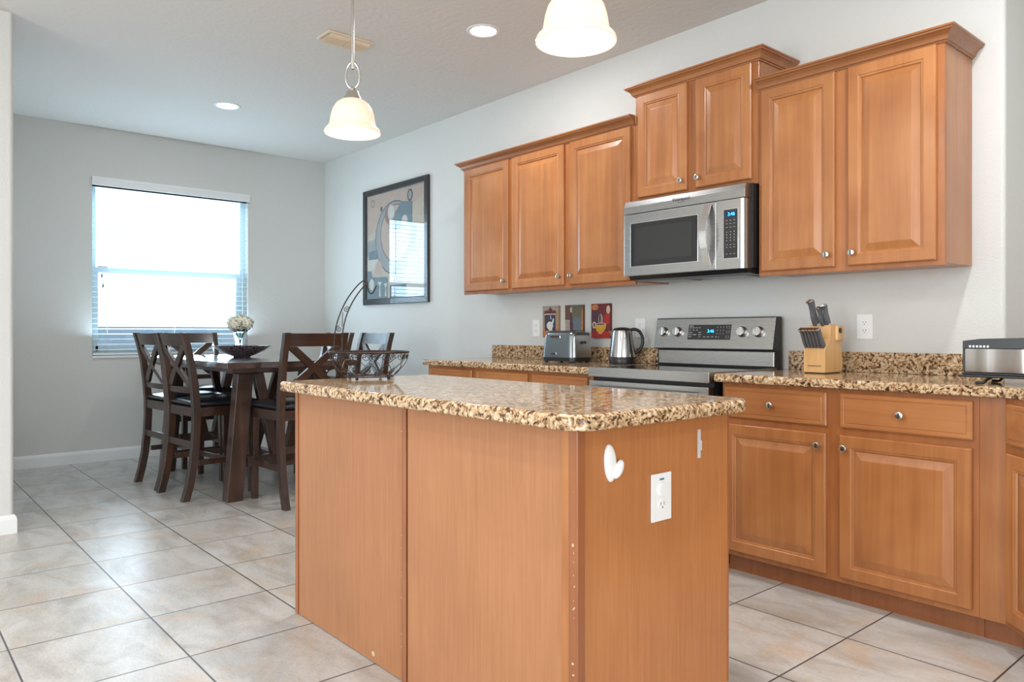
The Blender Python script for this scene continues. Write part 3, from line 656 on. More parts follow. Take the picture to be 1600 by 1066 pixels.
# backguard: slanted control panel above a riser
b = MB(); b.box(X0 + 0.02, X1 - 0.006, -0.092, -0.075, 0.925, 1.003, 0.003); obj('riser_panel', b, steel_m, rg)
b = MB(); b.prism([(-0.026, 0.905), (-0.026, 1.186), (-0.078, 1.186), (-0.112, 1.012), (-0.074, 1.006), (-0.074, 0.905)], 'x', X0 - 0.0, X1); obj('backguard_shell', b, black_m, rg)
MS = Matrix.Translation((0, -0.113, 1.012)) @ Matrix.Rotation(-math.atan2(0.034, 0.172), 4, 'X')
b = MB(); b.box(X0 + 0.001, X1 - 0.001, -0.004, 0.0005, 0.002, 0.172, 0.0015, 1, MS); cp = obj('control_panel', b, steel_m, rg)
def knobz(x):
    b = MB(); R_ = MS @ Matrix.Translation((x, -0.004, 0.095)) @ Matrix.Rotation(PI / 2, 4, 'X')
    b.lathe([(0, 0), (0.029, 0), (0.029, 0.004), (0.026, 0.006), (0.0245, 0.022), (0.022, 0.025), (0, 0.0255)], seg=28, M=R_)
    b.box(-0.0055, 0.0055, -0.0240, 0.0240, 0.0245, 0.031, 0.002, 1, R_)
    o = obj('burner_knob', b, chrome_m, cp)
for kx_ in (4.452, 4.550, 4.967, 5.064): knobz(kx_)
px0, px1 = 4.621, 4.897; q_s = 276 / 243
b = MB(); b.box(px0, px1, -0.0052, -0.0035, 0.052, 0.136, 0.0005, 1, MS); dp = obj('touch_panel', b, panel_m, cp)
b = MB(); b.box(px0 + 0.128, px0 + 0.170, -0.0062, -0.0050, 0.086, 0.112, 0, 1, MS); obj('display', b, navy_lcd, dp)
text('display_digits', '3:46', 0.026, MS @ Matrix.Translation((px0 + 0.149, -0.0066, 0.099)) @ FRONT, blue_led, dp)
b = MB()
for r_ in range(3):
    for c_ in range(3): xx_ = px0 + (0.168 + c_ * 0.017) * q_s; zz_ = 0.122 - r_ * 0.018; b.box(xx_ - 0.0015, xx_ + 0.0015, -0.0058, -0.0050, zz_ - 0.003, zz_ + 0.003, 0, 1, MS)
for (xa, xb, zz_) in [(0.004, 0.03, 0.129), (0.006, 0.02, 0.119), (0.024, 0.038, 0.119), (0.043, 0.053, 0.119), (0.060, 0.070, 0.119), (0.006, 0.015, 0.106), (0.026, 0.036, 0.106), (0.046, 0.056, 0.106), (0.004, 0.026, 0.092), (0.062, 0.078, 0.092), (0.004, 0.024, 0.080), (0.03, 0.05, 0.080), (0.062, 0.078, 0.080), (0.004, 0.024, 0.068), (0.064, 0.074, 0.068), (0.09, 0.104, 0.068), (0.113, 0.127, 0.068), (0.137, 0.149, 0.068), (0.160, 0.170, 0.068), (0.178, 0.182, 0.068)]:
    b.box(px0 + xa * q_s, px0 + xb * q_s, -0.0058, -0.0050, zz_ - 0.0018, zz_ + 0.0018, 0, 1, MS)
for zz_ in (0.122, 0.096, 0.068):
    b.box(px0 + 0.247, px0 + 0.268, -0.0056, -0.0050, zz_ - 0.006, zz_ - 0.005, 0, 1, MS); b.box(px0 + 0.247, px0 + 0.268, -0.0056, -0.0050, zz_ + 0.005, zz_ + 0.006, 0, 1, MS)
    b.box(px0 + 0.247, px0 + 0.248, -0.0056, -0.0050, zz_ - 0.006, zz_ + 0.006, 0, 1, MS); b.box(px0 + 0.267, px0 + 0.268, -0.0056, -0.0050, zz_ - 0.006, zz_ + 0.006, 0, 1, MS)
obj('key_print', b, greyprint_m, dp)

# ------------------------------------------------------------------ microwave
mw = thing('microwave', 'stainless over-the-range microwave under the short cabinet', 'microwave', (4.785, -0.2, 1.416))
X0, X1, ZB, ZT, YF = 4.4075, 5.172, 1.416, 1.8335, -0.402
b = MB(); b.box(X0 + 0.006, X1 + 0.010, -0.345, -0.004, ZB + 0.004, ZT - 0.0005); obj('casing', b, black_m, mw)
b = MB(); b.prism([(-0.385, ZB + 0.001), (-0.004, ZB + 0.0035), (-0.004, ZB - 0.012), (-0.30, ZB - 0.026), (-0.36, ZB - 0.020)], 'x', X0 + 0.02, X1 - 0.002); un = obj('underside', b, black_m, mw)
for xa in (X0 + 0.08, X0 + 0.44):
    Mh = Matrix.Translation((0, 0, 0)); b = MB(); b.box(xa, xa + 0.24, -0.28, -0.12, ZB - 0.0265, ZB - 0.0195, 0.001); obj('grease_filter', b, simple('filter_mesh', (0.35, 0.35, 0.35, 1), 0.4, 0.9), un)
# top vent band
b = MB(); b.prism([(-0.345, 1.760), (YF, 1.760), (YF + 0.001, 1.8), (YF + 0.010, ZT - 0.006), (YF + 0.016, ZT - 0.001), (-0.345, ZT - 0.001)], 'x', X0, X1); obj('vent_band', b, steel_m, mw, bevel=0.002)
xs_ = 5.010
b = MB(); b.box(X0, xs_, YF, -0.3455, ZB, 1.757, 0.004); dr = obj('door', b, steel_m, mw)
b = MB(); b.prism([(xs_ + 0.002, -0.3455), (xs_ + 0.002, YF), (X1 - 0.022, YF), (X1 - 0.008, YF + 0.006), (X1, YF + 0.022), (X1, -0.3455)], 'z', ZB, 1.757); sp_ = obj('control_side', b, steel_m, mw)
# dark glass with pale surround
b = MB(); b.box(X0 + 0.052, 4.900, YF - 0.0025, YF - 0.0002, 1.468, 1.705, 0.001); b.box(X0 + 0.057, 4.895, YF - 0.0035, YF - 0.0024, 1.473, 1.700)
b2 = MB(); b2.box(X0 + 0.049, 4.903, YF - 0.0018, YF - 0.0001, 1.465, 1.708, 0.0008); obj('window_bezel', b2, chrome_m, dr)
gw = obj('door_glass', b, blackglass_m, dr)
b = MB(); b.box(X0 + 0.085, 4.868, YF - 0.0042, YF - 0.0034, 1.498, 1.678); obj('mesh_screen', b, mwglass_m, gw)
# bowed handle
b = MB(); pts = []
for k in range(17):
    t = k / 16; z_ = 1.437 + (1.748 - 1.437) * t; pts.append((YF - 0.006 - 0.046 * math.sin(PI * t), z_))
front = [(p[0] - 0.005, p[1]) for p in pts]; back = [(p[0] + 0.005, p[1]) for p in pts]
xh0, xh1 = 4.948, 4.986
A = [b.bm.verts.new((xh0, p[0], p[1])) for p in front]; B_ = [b.bm.verts.new((xh1, p[0], p[1])) for p in front]
Cc = [b.bm.verts.new((xh0, p[0], p[1])) for p in back]; D_ = [b.bm.verts.new((xh1, p[0], p[1])) for p in back]
for i in range(16):
    for q in ((A[i], B_[i], B_[i + 1], A[i + 1]), (C_ := Cc[i], Cc[i + 1], D_[i + 1], D_[i]), (A[i], A[i + 1], Cc[i + 1], Cc[i]), (B_[i], D_[i], D_[i + 1], B_[i + 1])):
        f = b.bm.faces.new(q); f.smooth = True
for i in (0, 16): b.bm.faces.new((A[i], B_[i], D_[i], Cc[i]))
obj('handle', b, chrome_m, dr)
# keypad
b = MB(); b.box(5.052, 5.136, YF - 0.0015, YF - 0.0001, 1.466, 1.712, 0.0006); kb = obj('keypad_bezel', b, chrome_m, sp_)
b = MB(); b.box(5.055, 5.133, YF - 0.0025, YF - 0.0014, 1.469, 1.709, 0.0005); kp = obj('keypad', b, panel_m, kb.parent)
b = MB(); b.box(5.062, 5.127, YF - 0.0032, YF - 0.0024, 1.670, 1.700); obj('display', b, navy_lcd, kp)
text('display_digits', '3:46', 0.024, Matrix.Translation((5.099, YF - 0.0037, 1.6845)) @ FRONT, blue_led, kp)
b = MB()
for r_, zz_ in enumerate([1.655, 1.639, 1.621]):
    for c_ in range(3): xx_ = 5.073 + c_ * 0.021; b.box(xx_ - 0.005, xx_ + 0.005, YF - 0.003, YF - 0.0024, zz_ - 0.001, zz_ + 0.001)
for r_, zz_ in enumerate([1.598, 1.584, 1.570, 1.556]):
    for c_ in range(3): xx_ = 5.073 + c_ * 0.021; b.box(xx_ - 0.0016, xx_ + 0.0016, YF - 0.003, YF - 0.0024, zz_ - 0.003, zz_ + 0.003)
for r_, zz_ in enumerate([1.535, 1.522, 1.490]):
    for c_ in range(3): xx_ = 5.073 + c_ * 0.021; b.box(xx_ - 0.004, xx_ + 0.004, YF - 0.003, YF - 0.0024, zz_ - 0.0012, zz_ + 0.0012)
obj('key_print', b, greyprint_m, kp)
text('brand_lettering', 'Whirlpool', 0.027, Matrix.Translation((4.795, YF - 0.0005, 1.800)) @ FRONT, darkprint_m, mw)
b = MB(); pts = [(4.795 + 0.020 * math.cos(a), YF - 0.0006, 1.787 + 0.006 * math.sin(a)) for a in [PI * (0.9 + 1.3 * k / 14) for k in range(15)]]; b.tube(pts, 0.0008, 5); obj('swoosh_mark', b, darkprint_m, mw)

# ------------------------------------------------------------------ pendant lamps and ceiling fittings
def pendant(label, x, y):
    t = thing('pendant_lamp', label, 'pendant lamp', (x, y, H), 'pendant lamps above the island')
    b = MB(); b.lathe([(0, 0), (0.062, 0), (0.060, -0.012), (0.045, -0.022), (0.012, -0.026), (0, -0.026)], (x, y, H - 0.0005), 28); obj('ceiling_canopy', b, nickel_m, t)
    b = MB(); b.lathe([(0.0066, 0), (0.0066, -0.598)], (x, y, H - 0.024), 14); b.lathe([(0, 0), (0.009, 0), (0.009, -0.012), (0, -0.014)], (x, y, 2.275), 14); obj('rod', b, nickel_m, t)
    b = MB()
    for ang in (0.3,):
        ca, sa = math.cos(ang + 0.55), math.sin(ang + 0.55)
        pts = [(x + 0.030 * ca * math.sin(a), y + 0.030 * sa * math.sin(a), 2.212 + 0.056 * math.cos(a)) for a in [2 * PI * k / 28 for k in range(28)]]
        b.tube(pts, 0.0052, 8, True)
    obj('oval_ring', b, nickel_m, t)
    b = MB(); b.lathe([(0, 0.052), (0.008, 0.050), (0.012, 0.044), (0.008, 0.037), (0.013, 0.033), (0.024, 0.031), (0.027, 0.024), (0.031, 0.010), (0.036, 0.004), (0.038, -0.004), (0.030, -0.006), (0, -0.006)], (x, y, 2.112), 28); obj('shade_cap', b, nickel_m, t)
    zr = 1.972
    prof_o = [(0.034, 0.136), (0.052, 0.130), (0.070, 0.116), (0.084, 0.094), (0.092, 0.068), (0.0965, 0.042), (0.099, 0.026), (0.106, 0.016), (0.116, 0.006), (0.1195, -0.003), (0.1205, -0.010)]
    prof_i = [(r - 0.0035, z - 0.001) for r, z in prof_o[::-1]]
    b = MB(); b.lathe(prof_o + prof_i, (x, y, zr), 48, closed=True); sh = obj('glass_shade', b, shade_m, t)
    b = MB(); b.lathe([(0, -0.044), (0.016, -0.042), (0.029, -0.030), (0.034, -0.012), (0.031, 0.008), (0.020, 0.030), (0.014, 0.055), (0, 0.055)], (x, y, zr + 0.036), 24); obj('bulb', b, bulb_m, t)
    l = bpy.data.lights.new('pendant_light', 'POINT'); l.energy = 1.5; l.color = (1.0, 0.84, 0.66); l.shadow_soft_size = 0.05
    lo = bpy.data.objects.new('pendant_light', l); C.objects.link(lo); lo.parent = t; lo.location = (0, 0, zr - 0.035 - H)
    l = bpy.data.lights.new('pendant_downlight', 'SPOT'); l.energy = 40; l.color = (1.0, 0.84, 0.66); l.shadow_soft_size = 0.05; l.spot_size = math.radians(140); l.spot_blend = 1.0
    lo = bpy.data.objects.new('pendant_downlight', l); C.objects.link(lo); lo.parent = t; lo.location = (0, 0, zr - 0.030 - H)
    return t
pendant('farther pendant lamp with bell-shaped glass shade, rod and ring in view', 4.286, -2.03)
pendant('nearer pendant lamp whose glass shade is cut off by the top picture edge', 5.631, -2.03)
def can(label, x, y, watt=30):
    t = thing('recessed_light', label, 'ceiling light', (x, y, H), 'recessed ceiling lights')
    b = MB(); b.lathe([(0.098, 0), (0.096, -0.004), (0.084, -0.008), (0.074, -0.004), (0.072, 0.0)], (x, y, H - 0.0005), 40); obj('trim_ring', b, white_m, t)
    b = MB(); b.lathe([(0.0735, -0.002), (0.05, -0.0055), (0, -0.006)], (x, y, H - 0.0005), 32); obj('lens', b, can_glow, t)
    l = bpy.data.lights.new('recessed_lamp', 'AREA'); l.shape = 'DISK'; l.size = 0.15; l.energy = watt; l.color = (0.97, 0.98, 1.0)
    lo = bpy.data.objects.new('recessed_lamp', l); C.objects.link(lo); lo.parent = t; lo.location = (0, 0, -0.012)
    return t
can('recessed round ceiling light nearest the wall cabinets', 3.763, -0.895, 22)
can('recessed round ceiling light over the dining table', 1.338, -1.497, 10)
for (x, y) in ((6.4, -1.0), (6.4, -3.6), (4.6, -4.2), (8.6, -2.2), (4.2, -6.4), (7.4, -6.2)):  # out-of-view lamps added for the room's ambient light
    can('added unseen round ceiling light on the near side of the kitchen', x, y, 26)
vt = thing('ceiling_vent', 'cream slatted air vent in the ceiling behind the far pendant', 'air vent', (3.115, -1.43, H))
vx0, vx1, vy0, vy1 = 3.035, 3.195, -1.585, -1.285
b = MB(); b.box(vx0, vx1, vy0, vy0 + 0.016, H - 0.010, H - 0.0005, 0.002); b.box(vx0, vx1, vy1 - 0.016, vy1, H - 0.010, H - 0.0005, 0.002); b.box(vx0, vx0 + 0.016, vy0 + 0.016, vy1 - 0.016, H - 0.010, H - 0.0005, 0.002); b.box(vx1 - 0.016, vx1, vy0 + 0.016, vy1 - 0.016, H - 0.010, H - 0.0005, 0.002); b.box(vx0 + 0.016, vx1 - 0.016, -1.440, -1.430, H - 0.018, H - 0.0005); obj('vent_frame', b, cream_m, vt)
b = MB()
for k in range(6):
    xc = vx0 + 0.026 + k * 0.0215; Mv = Matrix.Translation((xc, 0, H - 0.016)) @ Matrix.Rotation(math.radians(-48), 4, 'Y')
    b.box(-0.011, 0.011, vy0 + 0.017, -1.441, -0.0008, 0.0008, 0, 1, Mv); b.box(-0.011, 0.011, -1.429, vy1 - 0.017, -0.0008, 0.0008, 0, 1, Mv)
obj('louvers', b, cream_m, vt)
b = MB(); b.box(vx0 + 0.016, vx1 - 0.016, vy0 + 0.016, vy1 - 0.016, H - 0.0012, H - 0.0004); obj('duct_opening', b, black_m, vt)

# ------------------------------------------------------------------ wall art
def canvas(label, x0, x1, z0, z1, shapes, base_m, edge_m, group='coffee and wine art panels'):
    t = thing('art_panel', label, 'wall art', ((x0 + x1) / 2, 0, z0), group)
    b = MB(); b.box(x0, x1, -0.018, -0.001, z0, z1); obj('board', b, edge_m, t)
    b = MB(); mats = [base_m]; b.poly([(x0, -0.0184, z0), (x1, -0.0184, z0), (x1, -0.0184, z1), (x0, -0.0184, z1)])
    w, h = x1 - x0, z1 - z0; y = -0.0186
    for mm, pts in shapes:
        if mm not in mats: mats.append(mm)
        b.mi = mats.index(mm); y -= 0.00012
        b.poly([(x0 + u * w, y, z0 + v * h) for u, v in pts])
    o = obj('print', b, mats, t); return t
def ell(cx, cy, rx, ry, n=24, a0=0, a1=2 * PI): return [(cx + rx * math.cos(a0 + (a1 - a0) * k / (n - (0 if a1 - a0 > 6.2 else 1))), cy + ry * math.sin(a0 + (a1 - a0) * k / (n - (0 if a1 - a0 > 6.2 else 1)))) for k in range(n)]
def paint(name, col, ns=9, amt=0.35): return simple('paint_' + name, col, 0.55, noise=amt, nscale=ns * 6)
p_tan = paint('tan', (0.40, 0.26, 0.15, 1)); p_greige = paint('greige', (0.36, 0.31, 0.26, 1)); p_maroon = paint('maroon', (0.16, 0.02, 0.02, 1)); p_red = paint('red', (0.45, 0.02, 0.015, 1))
p_navy = paint('navy', (0.035, 0.035, 0.07, 1)); p_white = paint('offwhite', (0.66, 0.66, 0.62, 1), amt=0.12); p_gold = paint('gold', (0.62, 0.33, 0.03, 1)); p_brown = paint('brown', (0.13, 0.06, 0.035, 1)); p_orange = paint('orange', (0.48, 0.17, 0.05, 1))
p_plum = paint('plum', (0.08, 0.025, 0.04, 1)); p_slate = paint('slate', (0.13, 0.16, 0.18, 1)); p_cream = paint('cream', (0.60, 0.50, 0.36, 1)); p_green = paint('olive', (0.13, 0.12, 0.07, 1))
canvas('small art panel with a white coffee pot on tan, left one of three', 3.331, 3.491, 1.068, 1.287, [
    (p_orange, [(0, 0), (1, 0), (1, .3), (.6, .34), (0, .24)]), (p_greige, [(0, .86), (1, .84), (1, 1), (0, 1)]), (p_navy, [(.14, .22), (.82, .22), (.80, .72), (.12, .72)]),
    (p_maroon, [(.06, .74), (.88, .74), (.80, .86), (.14, .86)]), (p_white, [(.10, .735), (.84, .735), (.84, .755), (.10, .755)]), (p_plum, [(.36, .86), (.62, .86), (.55, .92), (.48, .97), (.42, .92)]),
    (p_white, ell(.46, .38, .20, .13)), (p_white, [(.40, .22), (.62, .22), (.60, .32), (.38, .32)]), (p_white, [(.60, .36), (.70, .50), (.72, .60), (.64, .60), (.60, .50), (.52, .44)]), (p_white, [(.50, .58), (.55, .58), (.52, .72), (.49, .66)])], p_tan, p_tan)
canvas('small art panel with a dark bottle and glasses, middle one of three', 3.554, 3.722, 1.068, 1.288, [
    (p_brown, [(0, .55), (.38, .55), (.38, 1), (0, 1)]), (p_green, [(.4, .5), (1, .5), (1, 1), (.4, 1)]), (p_slate, [(.36, .04), (.92, .04), (.94, .62), (.5, .62), (.36, .5)]), (p_orange, [(.90, 0), (1, 0), (1, .92), (.92, .8)]),
    (p_plum, [(.30, .05), (.44, .05), (.46, .40), (.40, .66), (.38, .86), (.30, .86), (.29, .66), (.26, .42)]), (p_cream, [(.29, .78), (.38, .78), (.38, .93), (.29, .93)]), (p_greige, [(0, .04), (.26, .04), (.27, .34), (.02, .34)]), (p_brown, [(0, 0), (1, 0), (1, .05), (0, .05)])], p_greige, p_brown)
canvas('small red art panel with a yellow coffee cup, right one of three', 3.797, 3.962, 1.068, 1.290, [
    (p_plum, [(0, .28), (.42, .28), (.5, .56), (.40, .80), (.1, .84), (0, .7)]), (p_orange, ell(.20, .90, .18, .09)), (p_red, [(.62, .36), (.95, .42), (1, .70), (.72, .68)]), (p_cream, ell(.90, .82, .10, .12)), (p_red, [(0, 0), (1, 0), (1, .16), (.5, .24), (0, .14)]),
    (p_greige, ell(.50, .54, .12, .16)), (p_plum, ell(.47, .56, .05, .12)), (p_cream, ell(.16, .38, .10, .10)), (p_plum, ell(.17, .38, .05, .055)),
    (p_gold, [(.20, .40), (.80, .40), (.77, .28), (.66, .18), (.56, .14), (.42, .14), (.30, .20), (.22, .30)]), (p_cream, ell(.50, .405, .30, .035)), (p_brown, ell(.50, .402, .24, .024)), (p_cream, [(.40, .12), (.58, .12), (.58, .14), (.40, .14)])], p_maroon, p_maroon)
# framed abstract
fx0, fx1, fz0, fz1 = 0.832, 1.916, 1.362, 2.440
pf = thing('framed_picture', 'large black framed abstract print with glass on the dining area wall', 'picture', ((fx0 + fx1) / 2, 0, fz0))
b = MB(); q = 0.055
R_ = b.rings_rect(fx0, fx1, fz0, fz1, [(0, -0.001), (0, -0.026), (0.004, -0.030), (q - 0.006, -0.028), (q, -0.024), (q, -0.012)]); obj('frame', b, frame_black, pf)
a_cream = paint('art_cream', (0.52, 0.46, 0.37, 1), 2, 0.2); a_blush = paint('art_blush', (0.50, 0.39, 0.33, 1), 2, 0.2); a_blue = paint('art_blue', (0.12, 0.20, 0.24, 1), 2, 0.3); a_grey = paint('art_grey', (0.30, 0.33, 0.34, 1), 2, 0.2); a_dark = paint('art_dark', (0.03, 0.045, 0.055, 1), 2, 0.3); a_pale = paint('art_pale', (0.58, 0.58, 0.53, 1), 2, 0.15); a_rose = paint('art_rose', (0.30, 0.17, 0.16, 1), 2, 0.3)
b = MB(); mats = [a_cream]; ax0, ax1, az0, az1 = fx0 + q, fx1 - q, fz0 + q, fz1 - q
b.poly([(ax0, -0.0125, az0), (ax1, -0.0125, az0), (ax1, -0.0125, az1), (ax0, -0.0125, az1)]); y = -0.0126
for mm, pts in [(a_blush, [(0, .62), (.55, .7), (1, .92), (1, 1), (0, 1)]), (a_grey, [(0, .40), (.5, .42), (.5, .60), (0, .56)]), (a_pale, [(.0, .28), (.5, .30), (.5, .42), (0, .42)]),
        (a_dark, ell(.50, .56, .345, .345)), (a_grey, ell(.50, .56, .335, .335)), (a_dark, ell(.52, .60, .27, .27)), (a_blush, ell(.52, .60, .262, .262)),
        (a_blue, [(.48, .62), (.80, .66), (.80, .86), (.62, .88), (.50, .78)]), (a_cream, [(.8, .66), (1, .68), (1, .86), (.8, .84)]), (a_rose, ell(.42, .78, .09, .09)), (a_pale, ell(.44, .80, .06, .07)), (a_pale, ell(.67, .70, .05, .05)),
        (a_dark, ell(.76, .92, .045, .055)), (a_grey, ell(.76, .92, .03, .04)), (a_dark, ell(.11, .92, .035, .035)), (a_blush, ell(.11, .92, .028, .028)), (a_dark, ell(.27, .85, .02, .025)),
        (a_blue, [(.03, .38), (.20, .38), (.20, .47), (.03, .46)]), (a_blue, [(0, .0), (.38, .0), (.38, .20), (.10, .21), (.08, .27), (0, .27)]), (a_pale, ell(.09, .14, .045, .055)), (a_blush, ell(.22, .29, .07, .07)), (a_pale, [(.22, .02), (.26, .02), (.245, .12), (.28, .16), (.20, .16), (.235, .12)]),
        (a_pale, [(.33, .02), (.36, .02), (.35, .10), (.38, .14), (.31, .14), (.342, .10)]), (a_dark, [(.42, .0), (.70, .0), (.70, .12), (.42, .12)]), (a_rose, ell(.60, .20, .06, .06)), (a_pale, ell(.80, .30, .08, .10))]:
    if mm not in mats: mats.append(mm)
    b.mi = mats.index(mm); y -= 0.0001; b.poly([(ax0 + u * (ax1 - ax0), y, az0 + v * (az1 - az0)) for u, v in pts])
obj('print', b, mats, pf)
b = MB(); b.box(ax0, ax1, -0.0195, -0.0175, az0, az1); obj('glass', b, picglass_m, pf)

# ------------------------------------------------------------------ dining table
TX0, TX1, TY0, TY1, TZ = 0.62, 2.501, -1.92, -1.012, 0.914
dt = thing('dining_table', 'dark brown counter-height wooden dining table with splayed legs', 'table', ((TX0 + TX1) / 2, (TY0 + TY1) / 2, 0))
b = MB(); b.box(TX0, TX1, TY0, TY1, TZ - 0.040, TZ, 0.004); obj('tabletop', b, tabletop_m, dt)
b = MB(); xi, yi = 0.14, 0.12; z0_, z1_ = TZ - 0.095, TZ - 0.0405
b.box(TX0 + 0.05, TX1 - 0.05, TY0 + 0.05, TY0 + 0.075, z0_ + 0.03, z1_); b.box(TX0 + 0.05, TX1 - 0.05, TY1 - 0.075, TY1 - 0.05, z0_ + 0.03, z1_); b.box(TX0 + 0.05, TX0 + 0.075, TY0 + 0.0755, TY1 - 0.0755, z0_ + 0.03, z1_); b.box(TX1 - 0.075, TX1 - 0.05, TY0 + 0.0755, TY1 - 0.0755, z0_ + 0.03, z1_)
obj('apron', b, espresso_x, dt)
yc = (TY0 + TY1) / 2
for xe in (2.265, TX0 + 0.236):
    for s_ in (-1, 1):
        b = MB(); w = 0.105
        # leg leans from a wide foot towards the centre under the top
        yb0, yt0 = yc + s_ * 0.335, yc + s_ * 0.262
        b.prism([(yb0 - w / 2, 0.001), (yb0 + w / 2, 0.001), (yt0 + w / 2, z0_ + 0.015), (yt0 - w / 2, z0_ + 0.015)], 'x', xe - 0.045, xe + 0.045)
        obj('leg', b, espresso, dt, bevel=0.003)
    b = MB(); b.box(xe - 0.045, xe + 0.045, yc - 0.36, yc + 0.36, z0_ + 0.016, z1_ - 0.0005, 0.003); obj('cross_beam', b, espresso, dt)
    b = MB(); b.box(xe - 0.028, xe + 0.028, yc - 0.245, yc + 0.245, 0.215, 0.285, 0.003); obj('foot_rail', b, espresso, dt)
    for s_ in (-1, 1):
        b = MB(); b.prism([(yc + s_ * 0.018, 0.2855), (yc + s_ * 0.075, 0.2855), (yc + s_ * 0.205, z0_ + 0.015), (yc + s_ * 0.135, z0_ + 0.015)], 'x', xe - 0.03, xe + 0.03); obj('brace', b, espresso, dt, bevel=0.003)
for xa_, xb_ in ((2.225, 1.80), (TX0 + 0.276, 1.30)):
    b = MB(); b.prism([(xa_, z0_ + 0.015), (xa_ + (0.05 if xb_ > xa_ else -0.05), z0_ + 0.015), (xb_, 0.2755), (xb_ + (-0.05 if xb_ > xa_ else 0.05), 0.2755)], 'y', yc - 0.025, yc + 0.025); obj('brace', b, espresso_x, dt, bevel=0.003)
b = MB(); b.box(TX0 + 0.236 + 0.03, 2.265 - 0.03, yc - 0.028, yc + 0.028, 0.225, 0.275, 0.003); obj('stretcher', b, espresso_x, dt)

